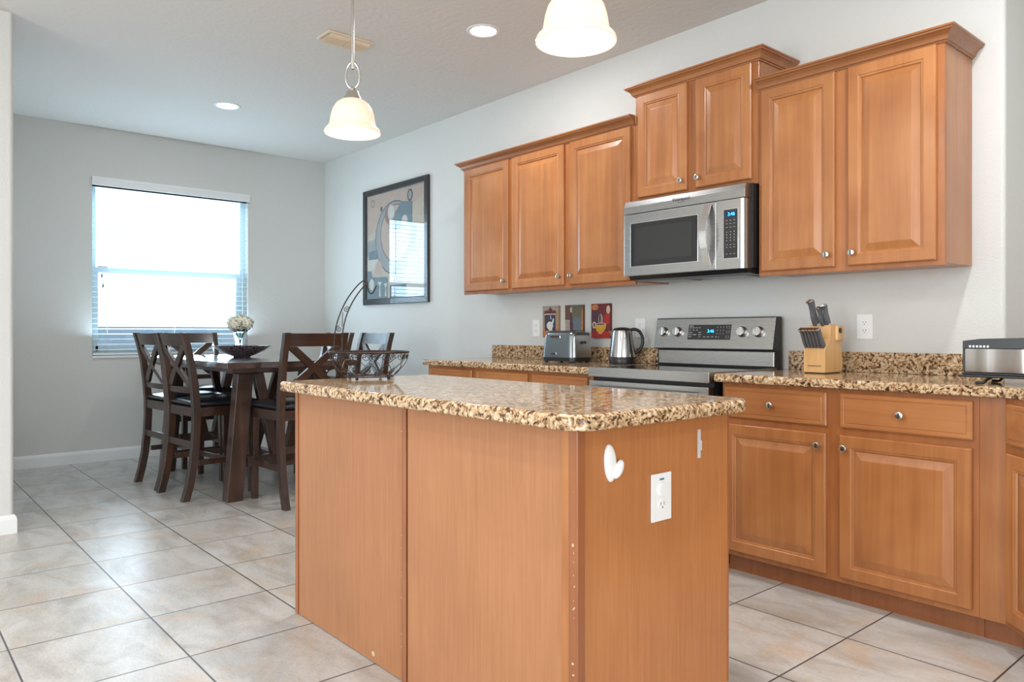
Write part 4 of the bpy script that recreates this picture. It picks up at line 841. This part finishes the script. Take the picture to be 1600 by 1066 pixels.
# ------------------------------------------------------------------ counter-height chairs (X back)
def chair0(label):
    t = thing('dining_chair', label, 'chair', (0, 0, 0), 'dark wood cross-back chairs around the dining table')
    HW = 0.205
    spine = [(-0.255, 0.0), (-0.228, 0.10), (-0.205, 0.22), (-0.19, 0.36), (-0.183, 0.50), (-0.185, 0.62), (-0.196, 0.76), (-0.216, 0.90), (-0.243, 1.02), (-0.266, 1.102)]
    def spy(z):
        for (y0, z0), (y1, z1) in zip(spine, spine[1:]):
            if z <= z1: return y0 + (y1 - y0) * (z - z0) / (z1 - z0)
        return spine[-1][0]
    for s_ in (-1, 1):
        b = MB(); dep = lambda z: 0.021 if z > 0.8 else 0.025
        fr = [(y + dep(z), z) for y, z in spine]; bk = [(y - dep(z), z) for y, z in spine]
        b.prism(fr + bk[::-1], 'x', s_ * HW - 0.019, s_ * HW + 0.019); obj('rear_leg', b, espresso, t, bevel=0.002)
        b = MB(); b.prism([(0.188, 0.0), (0.222, 0.0), (0.232, 0.545), (0.178, 0.545)], 'x', s_ * 0.195 - 0.019, s_ * 0.195 + 0.019); obj('front_leg', b, espresso, t, bevel=0.002)
        b = MB(); b.box(s_ * 0.20 - 0.011, s_ * 0.20 + 0.011, -0.165, 0.195, 0.225, 0.262, 0.002); obj('side_stretcher', b, espresso, t)
    b = MB(); b.box(-0.189, 0.189, -0.205, -0.183, 0.340, 0.385, 0.002); obj('rear_stretcher', b, espresso_x, t)
    b = MB(); b.box(-0.188, 0.188, 0.005, 0.027, 0.228, 0.262, 0.002); obj('cross_stretcher', b, espresso_x, t)
    b = MB(); b.box(-0.212, 0.212, 0.2325, 0.248, 0.545, 0.608); b.box(-0.215, -0.19, -0.158, 0.232, 0.546, 0.608); b.box(0.19, 0.215, -0.158, 0.232, 0.546, 0.608); b.box(-0.185, 0.185, -0.200, -0.175, 0.546, 0.608); obj('seat_rail', b, espresso_x, t, bevel=0.002)
    # curved boards between the posts: top rail, lower rail, the X
    def board(name, z0, z1, th=0.011, bow=0.012):
        b = MB(); N = 10; G = []
        for j, z in enumerate([z0, (z0 + z1) / 2, z1]):
            row = []
            for k in range(N + 1):
                x = -0.187 + 0.374 * k / N; yb = spy(z) - bow * (1 - (x / 0.187) ** 2)
                row.append((x, yb, z))
            G.append(row)
        F = [[b.bm.verts.new((x, y + th, z)) for x, y, z in r] for r in G]; Bk = [[b.bm.verts.new((x, y - th, z)) for x, y, z in r] for r in G]
        for j in range(2):
            for k in range(N):
                f = b.bm.faces.new((F[j][k], F[j][k + 1], F[j + 1][k + 1], F[j + 1][k])); f.smooth = True
                f = b.bm.faces.new((Bk[j][k], Bk[j + 1][k], Bk[j + 1][k + 1], Bk[j][k + 1])); f.smooth = True
        for k in range(N):
            b.bm.faces.new((F[0][k], Bk[0][k], Bk[0][k + 1], F[0][k + 1])); b.bm.faces.new((F[2][k], F[2][k + 1], Bk[2][k + 1], Bk[2][k]))
        for k in (0, N):
            for j in range(2): b.bm.faces.new((F[j][k], F[j + 1][k], Bk[j + 1][k], Bk[j][k]))
        return obj(name, b, espresso_x, t)
    board('top_rail', 1.015, 1.098); board('lower_rail', 0.700, 0.738)
    for s_ in (-1, 1):
        b = MB(); N = 12; w = 0.036; L = []
        for k in range(N + 1):
            u = k / N; z = 0.742 + (1.014 - 0.742) * u; x = s_ * (-0.165 + 0.330 * u)
            y = spy(z) - 0.012 * (1 - (x / 0.187) ** 2) + (0.0005 if s_ > 0 else -0.0005)
            L.append((x, y, z))
        rows = []
        for x, y, z in L:
            rows.append([b.bm.verts.new(v) for v in ((x - w, y + 0.010, z), (x + w, y + 0.010, z), (x + w, y - 0.010, z), (x - w, y - 0.010, z))])
        for A_, B2 in zip(rows, rows[1:]):
            for k in range(4): b.bm.faces.new((A_[k], A_[(k + 1) % 4], B2[(k + 1) % 4], B2[k]))
        b.bm.faces.new(rows[0]); b.bm.faces.new(rows[-1][::-1])
        for v in b.bm.verts: v.co.x = max(-0.1865, min(0.1865, v.co.x))
        obj('cross_slat', b, espresso, t)
    # padded seat
    b = MB(); tmp = bmesh.new(); bmesh.ops.create_cube(tmp, size=1.0); bmesh.ops.subdivide_edges(tmp, edges=tmp.edges[:], cuts=7, use_grid_fill=True)
    for v in tmp.verts:
        x, y, z = v.co * 2; n4 = lambda a: math.copysign(abs(a) ** 0.9, a)
        rr = (1 - 0.10 * z * z) ; hz = (1 - 0.30 * (abs(x) ** 4 + abs(y) ** 4) / 1.0)
        v.co = Vector((x * 0.222 * rr, 0.028 + y * 0.228 * rr, 0.6335 + z * 0.024 * (hz if z > 0 else 1.0) + (0.006 * (1 - x * x) * (1 - y * y) if z > 0 else 0)))
        if v.co.y < -0.155 and abs(v.co.x) > 0.175: v.co.x *= 0.80
    for f in tmp.faces: f.smooth = True
    b.add(tmp); obj('seat_cushion', b, leather_m, t)
    return t
def dup(root, loc, rotz, label):
    r = root.copy(); C.objects.link(r); r.location = loc; r.rotation_euler = (0, 0, rotz); r['label'] = label
    for ch in list(root.children):
        c = ch.copy(); C.objects.link(c); c.parent = r
        for g in ch.children: d = g.copy(); C.objects.link(d); d.parent = c
    return r
CH = [((1.862, -1.808, 0), 5, 'dark cross-back chair on the left side of the table, the nearer of the two'),
      ((1.362, -1.828, 0), 4, 'dark cross-back chair on the left side of the table, the one nearer the window wall'),
      ((2.475, -1.453, 0), 93, 'reddish brown cross-back chair at the near end of the table, partly behind the island'),
      ((0.645, -1.470, 0), -90, 'dark cross-back chair at the far end of the table in front of the window'),
      ((2.015, -0.835, 0), 181, 'cross-back chair with window glare on the far side of the table, seen through the basket'),
      ((1.44, -0.86, 0), 180, 'cross-back chair on the far side of the table, mostly hidden behind the near-end chair')]
c0 = chair0(CH[0][2])
for i, (loc, rz, lab) in enumerate(CH):
    if i == 0: continue
    dup(c0, loc, math.radians(rz), lab)
c0.location = CH[0][0]; c0.rotation_euler = (0, 0, math.radians(CH[0][1]))

# ------------------------------------------------------------------ bowl and vase on the table
bc = (1.455, -1.43, TZ + 0.0005)
b = MB(); fl = lambda a, j: 1 + (0.035 * math.cos(9 * a) if j in (4, 5, 6, 7, 8) else 0)
prof = [(0, 0), (0.060, 0), (0.066, 0.006), (0.115, 0.026), (0.165, 0.052), (0.206, 0.086), (0.213, 0.088), (0.204, 0.080), (0.160, 0.048), (0.110, 0.032), (0.055, 0.016), (0, 0.013)]
b.lathe(prof, bc, 72, rf=fl); tag(obj('decorative_bowl', b, bowl_m), 'shallow fluted silver-purple glass bowl on the dining table', 'bowl')
vc = (1.20, -1.345, TZ + 0.0005)
vz = thing('flower_vase', 'clear flared glass vase on the dining table behind the bowl', 'vase', vc)
b = MB(); prof_o = [(0, 0), (0.048, 0), (0.052, 0.008), (0.044, 0.03), (0.034, 0.055), (0.033, 0.09), (0.040, 0.14), (0.052, 0.185), (0.063, 0.212)]; prof_i = [(0.059, 0.210), (0.048, 0.183), (0.036, 0.14), (0.029, 0.09), (0.029, 0.06), (0.026, 0.045), (0, 0.04)]
b.lathe(prof_o + prof_i, vc, 36); obj('glass_body', b, glassm, vz)
fg = thing('flower_bouquet', 'cream hydrangea bouquet standing in the glass vase', 'flowers', (vc[0], vc[1], vc[2] + 0.042))
heads = [(-0.052, -0.03, 0.262), (0.050, 0.035, 0.262), (0.0, 0.0, 0.282), (0.02, -0.052, 0.250), (-0.02, 0.052, 0.258)]
for hx, hy, hz in heads:
    b = MB(); c0_ = Vector((vc[0] + hx, vc[1] + hy, vc[2] + hz))
    for k in range(120):
        v = Vector((random.gauss(0, 1), random.gauss(0, 1), random.gauss(0, 1) + 0.3)).normalized(); r = random.uniform(0.040, 0.054)
        p = c0_ + v * r; u = v.cross(Vector((random.random(), random.random(), random.random() + 0.1))).normalized(); w = v.cross(u); sp = random.uniform(0.008, 0.013)
        tip = 0.5
        b.bm.faces.new([b.bm.verts.new(q_) for q_ in (p, p + u * sp + w * sp * 0.6 + v * 0.004, p + u * sp * 1.9 + v * 0.001, p + u * sp - w * sp * 0.6 + v * 0.004)])
        b.bm.faces.new([b.bm.verts.new(q_) for q_ in (p, p - u * sp + w * sp * 0.6 + v * 0.004, p - u * sp * 1.9 + v * 0.001, p - u * sp - w * sp * 0.6 + v * 0.004)])
    b.lathe([(0, -0.036), (0.03, -0.022), (0.040, 0), (0.03, 0.024), (0, 0.036)], tuple(c0_), 12)
    obj('blossom', b, petal_m, fg)
b = MB()
for k in range(5):
    hx, hy, hz = heads[k]; b.tube([(vc[0] - hx * 0.2, vc[1] - hy * 0.2, vc[2] + 0.045), (vc[0] + hx * 0.2, vc[1] + hy * 0.2, vc[2] + 0.14), (vc[0] + hx, vc[1] + hy, vc[2] + hz - 0.03)], 0.003, 6)
obj('stems', b, stem_m, fg)
b = MB()
for k in range(9):
    a = k * 0.7; r0 = 0.03; p = Vector((vc[0] + 0.025 * math.cos(a), vc[1] + 0.025 * math.sin(a), vc[2] + 0.19)); d = Vector((math.cos(a), math.sin(a), 0.5)); s2 = Vector((-math.sin(a), math.cos(a), 0))
    q_ = [p, p + d * 0.03 + s2 * 0.014, p + d * 0.065, p + d * 0.03 - s2 * 0.014]; b.bm.faces.new([b.bm.verts.new(v) for v in q_])
obj('leaves', b, leaf_m, fg)

# ------------------------------------------------------------------ wire fruit basket with banana hook
Bc = Vector((4.520, -2.085, 0.9145)); ar = YAW
bk = thing('fruit_basket', 'empty dark scrolled-wire fruit basket with a banana hook on the island', 'basket', tuple(Bc))
RB, RT, ZB_, ZT_ = 0.098, 0.158, 0.014, 0.110
def bs(th, h):   # point on the basket wall
    r = RB + (RT - RB) * (1 - (1 - h) ** 2.0); return Vector((Bc.x + r * math.cos(th), Bc.y + r * math.sin(th), Bc.z + ZB_ + (ZT_ - ZB_) * h))
ring = lambda r, z, n=64: [(Bc.x + r * math.cos(2 * PI * k / n), Bc.y + r * math.sin(2 * PI * k / n), Bc.z + z) for k in range(n)]
b = MB(); b.tube(ring(RT, ZT_), 0.0042, 8, True); obj('rim', b, bronze_m, bk)
b = MB(); b.tube(ring(RB, ZB_), 0.0028, 6, True)
for k in range(-4, 5):
    yo = k * 0.021; L = math.sqrt(max(0, RB ** 2 - yo ** 2)); b.tube([(Bc.x - L, Bc.y + yo, Bc.z + ZB_), (Bc.x + L, Bc.y + yo, Bc.z + ZB_)], 0.0018, 6)
obj('base_grid', b, bronze_m, bk)
for k in range(4):
    a = 0.5 + k * PI / 2; b = MB(); c_ = (Bc.x + 0.09 * math.cos(a), Bc.y + 0.09 * math.sin(a), Bc.z); b.lathe([(0, 0), (0.0055, 0.001), (0.007, 0.006), (0.005, 0.0115), (0, 0.012)], c_, 12); obj('foot', b, bronze_m, bk)
NU = 13; b = MB()
for k in range(NU):
    th = 2 * PI * k / NU
    for m_ in (-1, 1):
        pts = []
        for j in range(31):    # top curl
            a = j / 30 * 1.7 * 2 * PI; r_ = 0.03 + 0.10 * j / 30
            pts.append((th + m_ * (0.10 + r_ * 1.05 * math.cos(a)), 0.80 + r_ * 1.25 * math.sin(a)))
        pe = pts[-1]
        for j in range(1, 6):
            t = j / 6; pts.append((pe[0] * (1 - t) + (th - m_ * 0.24) * t, pe[1] * (1 - t) + 0.24 * t))
        pb = pts[-1]
        for j in range(27):
            a = PI / 2 + j / 26 * 1.5 * 2 * PI; r_ = 0.12 * (1 - j / 31)
            pts.append((th - m_ * (0.24) + m_ * (-1) * r_ * 0.9 * math.cos(a) , 0.15 + r_ * 1.05 * math.sin(a)))
        b.tube([bs(u, max(0.0, min(1, v))) for u, v in pts], 0.0013, 5)
obj('scrollwork', b, bronze_m, bk)
Rv = Vector((math.cos(ar), math.sin(ar), 0)); up = Vector((0, 0, 1))
def pl(u, v):  # picture-aligned plane through the basket: u to the right in metres from the centre, v up
    return Bc + Rv * u + up * v
b = MB()
outer = [(-0.125, ZB_), (-0.142, 0.07), (-0.140, 0.13), (-0.137, 0.19), (-0.122, 0.25), (-0.093, 0.315), (-0.058, 0.365), (-0.030, 0.393), (-0.014, 0.398), (-0.006, 0.392), (-0.010, 0.384)]
inner = [(-0.108, ZB_), (-0.110, 0.07), (-0.108, 0.13), (-0.106, 0.19), (-0.093, 0.25), (-0.070, 0.305), (-0.040, 0.352), (-0.010, 0.384), (-0.006, 0.372), (0.0, 0.352), (0.008, 0.346), (0.018, 0.352), (0.030, 0.378)]
def smooth(pts, n=6):
    out = []
    P = [pts[0]] + pts + [pts[-1]]
    for i in range(1, len(P) - 2):
        for j in range(n):
            t = j / n; q = []
            for d in range(2):
                p0, p1, p2, p3 = P[i - 1][d], P[i][d], P[i + 1][d], P[i + 2][d]
                q.append(0.5 * (2 * p1 + (p2 - p0) * t + (2 * p0 - 5 * p1 + 4 * p2 - p3) * t * t + (3 * p1 - p0 - 3 * p2 + p3) * t ** 3))
            out.append(tuple(q))
    return out + [pts[-1]]
b.tube([pl(u, v) for u, v in smooth(outer)], 0.0027, 8); b.tube([pl(u, v) for u, v in smooth(inner)], 0.0027, 8)
for (cu, cv, sg) in ((-0.121, 0.203, 1), (-0.092, 0.283, -1)):
    b.tube([pl(cu + 0.0125 * (1 - j / 26) * math.cos(sg * j * 0.45 + 1.5), cv + 0.0125 * (1 - j / 26) * math.sin(sg * j * 0.45 + 1.5)) for j in range(24)], 0.0015, 6)
b.tube([pl(-0.108, 0.213), pl(-0.106, 0.27)], 0.0015, 6)
obj('banana_hook', b, bronze_m, bk)

# ------------------------------------------------------------------ two-slice toaster (left counter)
def rbox(mb, x0, x1, y0, y1, z0, z1, taper=0.0, r=0.05, rt=0.03, seg=8, M=None):
    """rounded-plan box with soft shoulders; taper shrinks the top"""
    lev = [(0.0, z0)]
    for k in range(5): lev.append((taper * k / 4 * 0.9, z0 + (z1 - rt - z0) * k / 4))
    for k in range(1, 7): a = PI / 2 * k / 6; lev.append((taper + rt * (1 - math.cos(a)), z1 - rt + rt * math.sin(a)))
    rings = []
    for ins, z in lev:
        rr = max(0.004, r - ins * 0.3); pts = rounded(x0 + ins, x1 - ins, y0 + ins, y1 - ins, (rr,) * 4, seg)
        rings.append([mb.bm.verts.new(M @ Vector((p[0], p[1], z)) if M else (p[0], p[1], z)) for p in pts])
    n = len(rings[0])
    for A_, B2 in zip(rings, rings[1:]):
        for k in range(n):
            f = mb.bm.faces.new((A_[k], A_[(k + 1) % n], B2[(k + 1) % n], B2[k])); f.smooth = True; f.material_index = mb.mi
    mb._mark([mb.bm.faces.new(rings[0][::-1]), mb.bm.faces.new(rings[-1])])
MT = Matrix.Translation((3.765, -0.215, 0.9145)) @ Matrix.Rotation(math.radians(2), 4, 'Z')
ts = thing('toaster', 'grey metallic two-slice toaster on the left counter', 'toaster', (3.765, -0.215, 0.9145), 'toasters')
b = MB(); rbox(b, -0.145, 0.145, -0.095, 0.095, 0.032, 0.200, 0.012, 0.045, 0.035, M=MT); obj('shell', b, gunmetal_m, ts)
b = MB(); rbox(b, -0.148, 0.148, -0.098, 0.098, 0.008, 0.0318, 0.0, 0.045, 0.004, M=MT); obj('base', b, black_m, ts)
b = MB(); rbox(b, 0.108, 0.1475, -0.085, 0.085, 0.034, 0.188, 0.010, 0.015, 0.03, M=MT); obj('end_cap', b, steel_m, ts, label='brushed steel end panel')
for sx2 in (-1, 1):
    for sy2 in (-1, 1):
        b = MB(); b.lathe([(0, 0), (0.011, 0), (0.012, 0.008), (0, 0.008)], seg=14, M=MT @ Matrix.Translation((sx2 * 0.11, sy2 * 0.07, 0))); obj('foot', b, black_m, ts)
b = MB(); b.box(-0.105, 0.105, -0.050, -0.018, 0.1995, 0.2012, 0.0005, 1, MT); b.box(-0.105, 0.105, 0.018, 0.050, 0.1995, 0.2012, 0.0005, 1, MT); obj('bread_slots', b, black_m, ts)
b = MB(); b.box(-0.060, 0.030, -0.0925, -0.086, 0.152, 0.168, 0.002, 1, MT); b.mi = 1; b.box(-0.055, 0.025, -0.093, -0.0915, 0.160, 0.167, 0, 1, MT); obj('grip_recess', b, [chrome_m, simple_dark], ts)
b = MB(); b.box(-0.050, 0.000, -0.0975, -0.093, 0.048, 0.064, 0.001, 1, MT); b.mi = 1; b.box(-0.046, -0.004, -0.098, -0.0970, 0.051, 0.061, 0, 1, MT); obj('badge', b, [chrome_m, panel_m], ts)
b = MB(); b.box(0.145, 0.162, -0.012, 0.012, 0.120, 0.134, 0.003, 1, MT); obj('lever', b, black_m, ts)

# ------------------------------------------------------------------ kettle
kc = (4.178, -0.150, 0.9145)
kt = thing('electric_kettle', 'brushed steel electric kettle with black handle, beside the range', 'kettle', kc)
b = MB(); b.lathe([(0, 0), (0.078, 0), (0.080, 0.006), (0.078, 0.022), (0, 0.022)], kc, 36); obj('power_base', b, black_m, kt)
b = MB(); b.lathe([(0, 0.0225), (0.080, 0.0225), (0.081, 0.045), (0.076, 0.09), (0.069, 0.14), (0.062, 0.185), (0.058, 0.200), (0, 0.200)], kc, 48); obj('body', b, steel_v, kt)
b = MB(); b.lathe([(0.0805, 0.023), (0.083, 0.025), (0.083, 0.040), (0.0815, 0.042)], kc, 48); obj('lower_band', b, black_m, kt)
b = MB(); b.lathe([(0, 0.2005), (0.0585, 0.2005), (0.058, 0.206), (0.050, 0.214), (0.020, 0.220), (0, 0.221)], kc, 36); obj('lid', b, black_m, kt)
dk = Vector((math.cos(ar - 0.15), math.sin(ar - 0.15), 0))
b = MB(); kv = Vector(kc); hp = [(0.050, 0.205), (0.075, 0.208), (0.100, 0.196), (0.118, 0.165), (0.120, 0.125), (0.108, 0.090), (0.085, 0.068), (0.070, 0.070)]
b.tube([kv + dk * u + up * v for u, v in smooth(hp)], 0.0095, 10); obj('handle', b, black_m, kt)
b = MB(); nt_ = 3; M_ = Matrix.Translation(kv + Vector((0, 0, 0.165))) @ Matrix.Rotation(math.atan2(-dk.y, -dk.x), 4, 'Z')
b.poly([(0.058, -0.022, 0.033), (0.084, 0, 0.035), (0.060, 0, -0.015)], M_); b.poly([(0.058, 0.022, 0.033), (0.084, 0, 0.035), (0.060, 0, -0.015)], M_); obj('spout', b, steel_v, kt)

# ------------------------------------------------------------------ knife block
kx0, kx1 = 5.418, 5.522; ky0 = -0.300; kz = 0.9145
kbk = thing('knife_block', 'pale wooden knife block on the right counter', 'knife block', ((kx0 + kx1) / 2, ky0 + 0.07, kz))
prof = [(0, 0.004), (0.150, 0.004), (0.172, 0.030), (0.150, 0.165), (0.095, 0.228), (0.055, 0.222), (0.045, 0.160), (0.0, 0.112)]
b = MB(); b.prism([(ky0 + p[0], kz + p[1]) for p in prof], 'x', kx0, kx1); obj('block', b, blockwood, kbk, bevel=0.002)
b = MB(); b.box(kx0 + 0.004, kx1 - 0.004, ky0 + 0.004, ky0 + 0.146, kz, kz + 0.0038); obj('base_pad', b, black_m, kbk)
b = MB(); b.box(kx0 + 0.066, kx1 + 0.012, ky0 + 0.096, ky0 + 0.165, kz + 0.150, kz + 0.222, 0.008); lob = obj('sharpener_lug', b, blockwood, kbk)
b = MB(); b.lathe([(0, 0), (0.012, 0), (0.013, 0.004), (0, 0.005)], seg=20, M=Matrix.Translation((kx1 + 0.012, ky0 + 0.118, kz + 0.198)) @ Matrix.Rotation(PI / 2, 4, 'Y')); obj('sharpener_hole', b, black_m, lob)
text('brand_lettering', 'FARBERWARE', 0.0105, Matrix.Translation(((kx0 + kx1) / 2, ky0 - 0.0005, kz + 0.034)) @ FRONT, darkprint_m, kbk, 0.0002)
handle_m = simple('dark_grey_knife_handle', (0.10, 0.10, 0.11, 1), 0.3)
def knife(label, x, y, z, L, w, dirv, th=0.009):
    t = thing('knife', label, 'knife', (x, y, z), 'knives in the wooden block')
    d = Vector(dirv).normalized(); n_ = Vector((0, -d.z, d.y)).normalized(); p = Vector((x, y, z))
    b = MB(); N = 8; rows = []
    for k in range(N + 1):
        u = k / N; ww = w * (0.42 + 0.10 * math.sin(u * 7.0) + 0.10 * u); c_ = p + d * (L * u) + n_ * (0.10 * w * math.sin(u * PI * 1.6) + (0.25 * w if u > 0.9 else 0))
        rows.append([b.bm.verts.new(c_ + Vector((sx3 * th / 2, 0, 0)) + n_ * (sy3 * ww)) for sx3, sy3 in ((-1, -1), (1, -1), (1, 1), (-1, 1))])
    for A_, B2 in zip(rows, rows[1:]):
        for k in range(4): b.bm.faces.new((A_[k], A_[(k + 1) % 4], B2[(k + 1) % 4], B2[k]))
    b.bm.faces.new(rows[0]); b.bm.faces.new(rows[-1][::-1]); hd = obj('handle', b, handle_m, t, bevel=0.0015)
    b = MB(); q0 = p + d * (L * 0.97) + n_ * 0.25 * w; b.beam(q0 - n_ * w * 0.5, q0 + n_ * w * 0.5, th + 0.001, 0.007, 0.001, up=tuple(d)); obj('butt_cap', b, chrome_m, t); b = MB(); b.beam(p + d * 0.004 - n_ * w * 0.42, p + d * 0.004 + n_ * w * 0.42, th + 0.0012, 0.006, 0.001, up=tuple(d)); obj('bolster', b, chrome_m, t)
    b = MB(); b.beam(p - d * 0.003, p + d * 0.002, 0.0016, w * 0.6, 0, up=tuple(n_)); obj('blade', b, steel_m, t)
    return t
dfw = (-0.06, -0.50, 0.86)
for k in range(6):
    knife('steak knife in the lower front row of the block, %s from the left' % ('first', 'second', 'third', 'fourth', 'fifth', 'sixth and last')[k], kx0 + 0.011 + k * 0.0165, ky0 + 0.014, kz + 0.118, 0.104, 0.022, dfw, 0.0125)
knife('large chef knife standing tallest on the left of the block', kx0 + 0.030, ky0 + 0.066, kz + 0.222, 0.125, 0.034, (-0.10, -0.30, 0.92), 0.019)
knife('kitchen knife in the upper right of the block, front of the pair', kx0 + 0.066, ky0 + 0.062, kz + 0.222, 0.092, 0.028, (-0.10, -0.34, 0.90), 0.015)
knife('kitchen knife in the upper right of the block, rear of the pair', kx0 + 0.082, ky0 + 0.078, kz + 0.224, 0.100, 0.028, (-0.10, -0.26, 0.92), 0.015)

# ------------------------------------------------------------------ long chrome toaster near the right edge
TA = 0.0
MT2 = Matrix.Translation((6.176, -0.560, 0.9145)) @ Matrix.Rotation(TA, 4, 'Z')   # local x runs along the front towards the camera-right, local -y faces the viewer
tl = thing('toaster', 'wide chrome and black toaster cut off by the right picture edge', 'toaster', (6.37, -0.46, 0.9145), 'toasters')
b = MB(); b.box(0.0, 0.40, 0.0, 0.20, 0.034, 0.0445, 0.003, 2, MT2); b.box(-0.012, 0.412, -0.014, 0.21, 0.026, 0.035, 0.003, 2, MT2); obj('base', b, black_m, tl)
b = MB(); b.box(0.0, 0.010, 0.0, 0.20, 0.045, 0.132, 0.003, 2, MT2); b.box(0.39, 0.40, 0.0, 0.20, 0.045, 0.132, 0.003, 2, MT2)
b.prism([(0.0, 0.130), (0.40, 0.130), (0.40, 0.158), (0.34, 0.166), (0.20, 0.170), (0.06, 0.166), (0.0, 0.158)], 'y', 0.0, 0.20, MT2); obj('top_frame', b, simple('dark_grey_casing', (0.03, 0.035, 0.035, 1), 0.35), tl, bevel=0.002)
b = MB(); N = 20; A_ = []; B2 = []; Cc = []; D_ = []
for k in range(N + 1):
    x = 0.010 + 0.38 * k / N; y = -0.0015 - 0.012 * math.sin(PI * k / N) - 0.002 * math.sin(5 * PI * k / N); A_.append(b.bm.verts.new(MT2 @ Vector((x, y, 0.046)))); B2.append(b.bm.verts.new(MT2 @ Vector((x, y, 0.1295))))
    Cc.append(b.bm.verts.new(MT2 @ Vector((x, -0.0004, 0.046)))); D_.append(b.bm.verts.new(MT2 @ Vector((x, -0.0004, 0.1295))))
for k in range(N):
    f = b.bm.faces.new((A_[k], A_[k + 1], B2[k + 1], B2[k])); f.smooth = True
    b.bm.faces.new((A_[k], Cc[k], Cc[k + 1], A_[k + 1])); b.bm.faces.new((B2[k], B2[k + 1], D_[k + 1], D_[k]))
fp = obj('front_panel', b, simple('curved_chrome', (0.52, 0.49, 0.47, 1), 0.14, 1.0), tl)
b = MB(); b.box(0.010, 0.39, 0.0, 0.199, 0.045, 0.1295, 0, 1, MT2); obj('inner_box', b, black_m, tl)
b = MB()
for k in range(6): b.box(0.022 + k * 0.0115, 0.029 + k * 0.0115, -0.0022, -0.0002, 0.134, 0.142, 0.0008, 1, MT2)
obj('vent_openings', b, plastic_w, tl)
for xf in (0.045, 0.33):
    b = MB(); b.tube([MT2 @ Vector(p) for p in ((xf + 0.045, 0.02, 0.027), (xf + 0.030, 0.015, 0.018), (xf + 0.020, 0.012, 0.006), (xf - 0.005, 0.012, 0.005))], 0.005, 8); obj('foot', b, black_m, tl)
    b = MB(); b.tube([MT2 @ Vector(p) for p in ((xf + 0.045, 0.18, 0.027), (xf + 0.030, 0.185, 0.018), (xf + 0.020, 0.187, 0.006), (xf - 0.005, 0.187, 0.005))], 0.005, 8); obj('foot', b, black_m, tl)
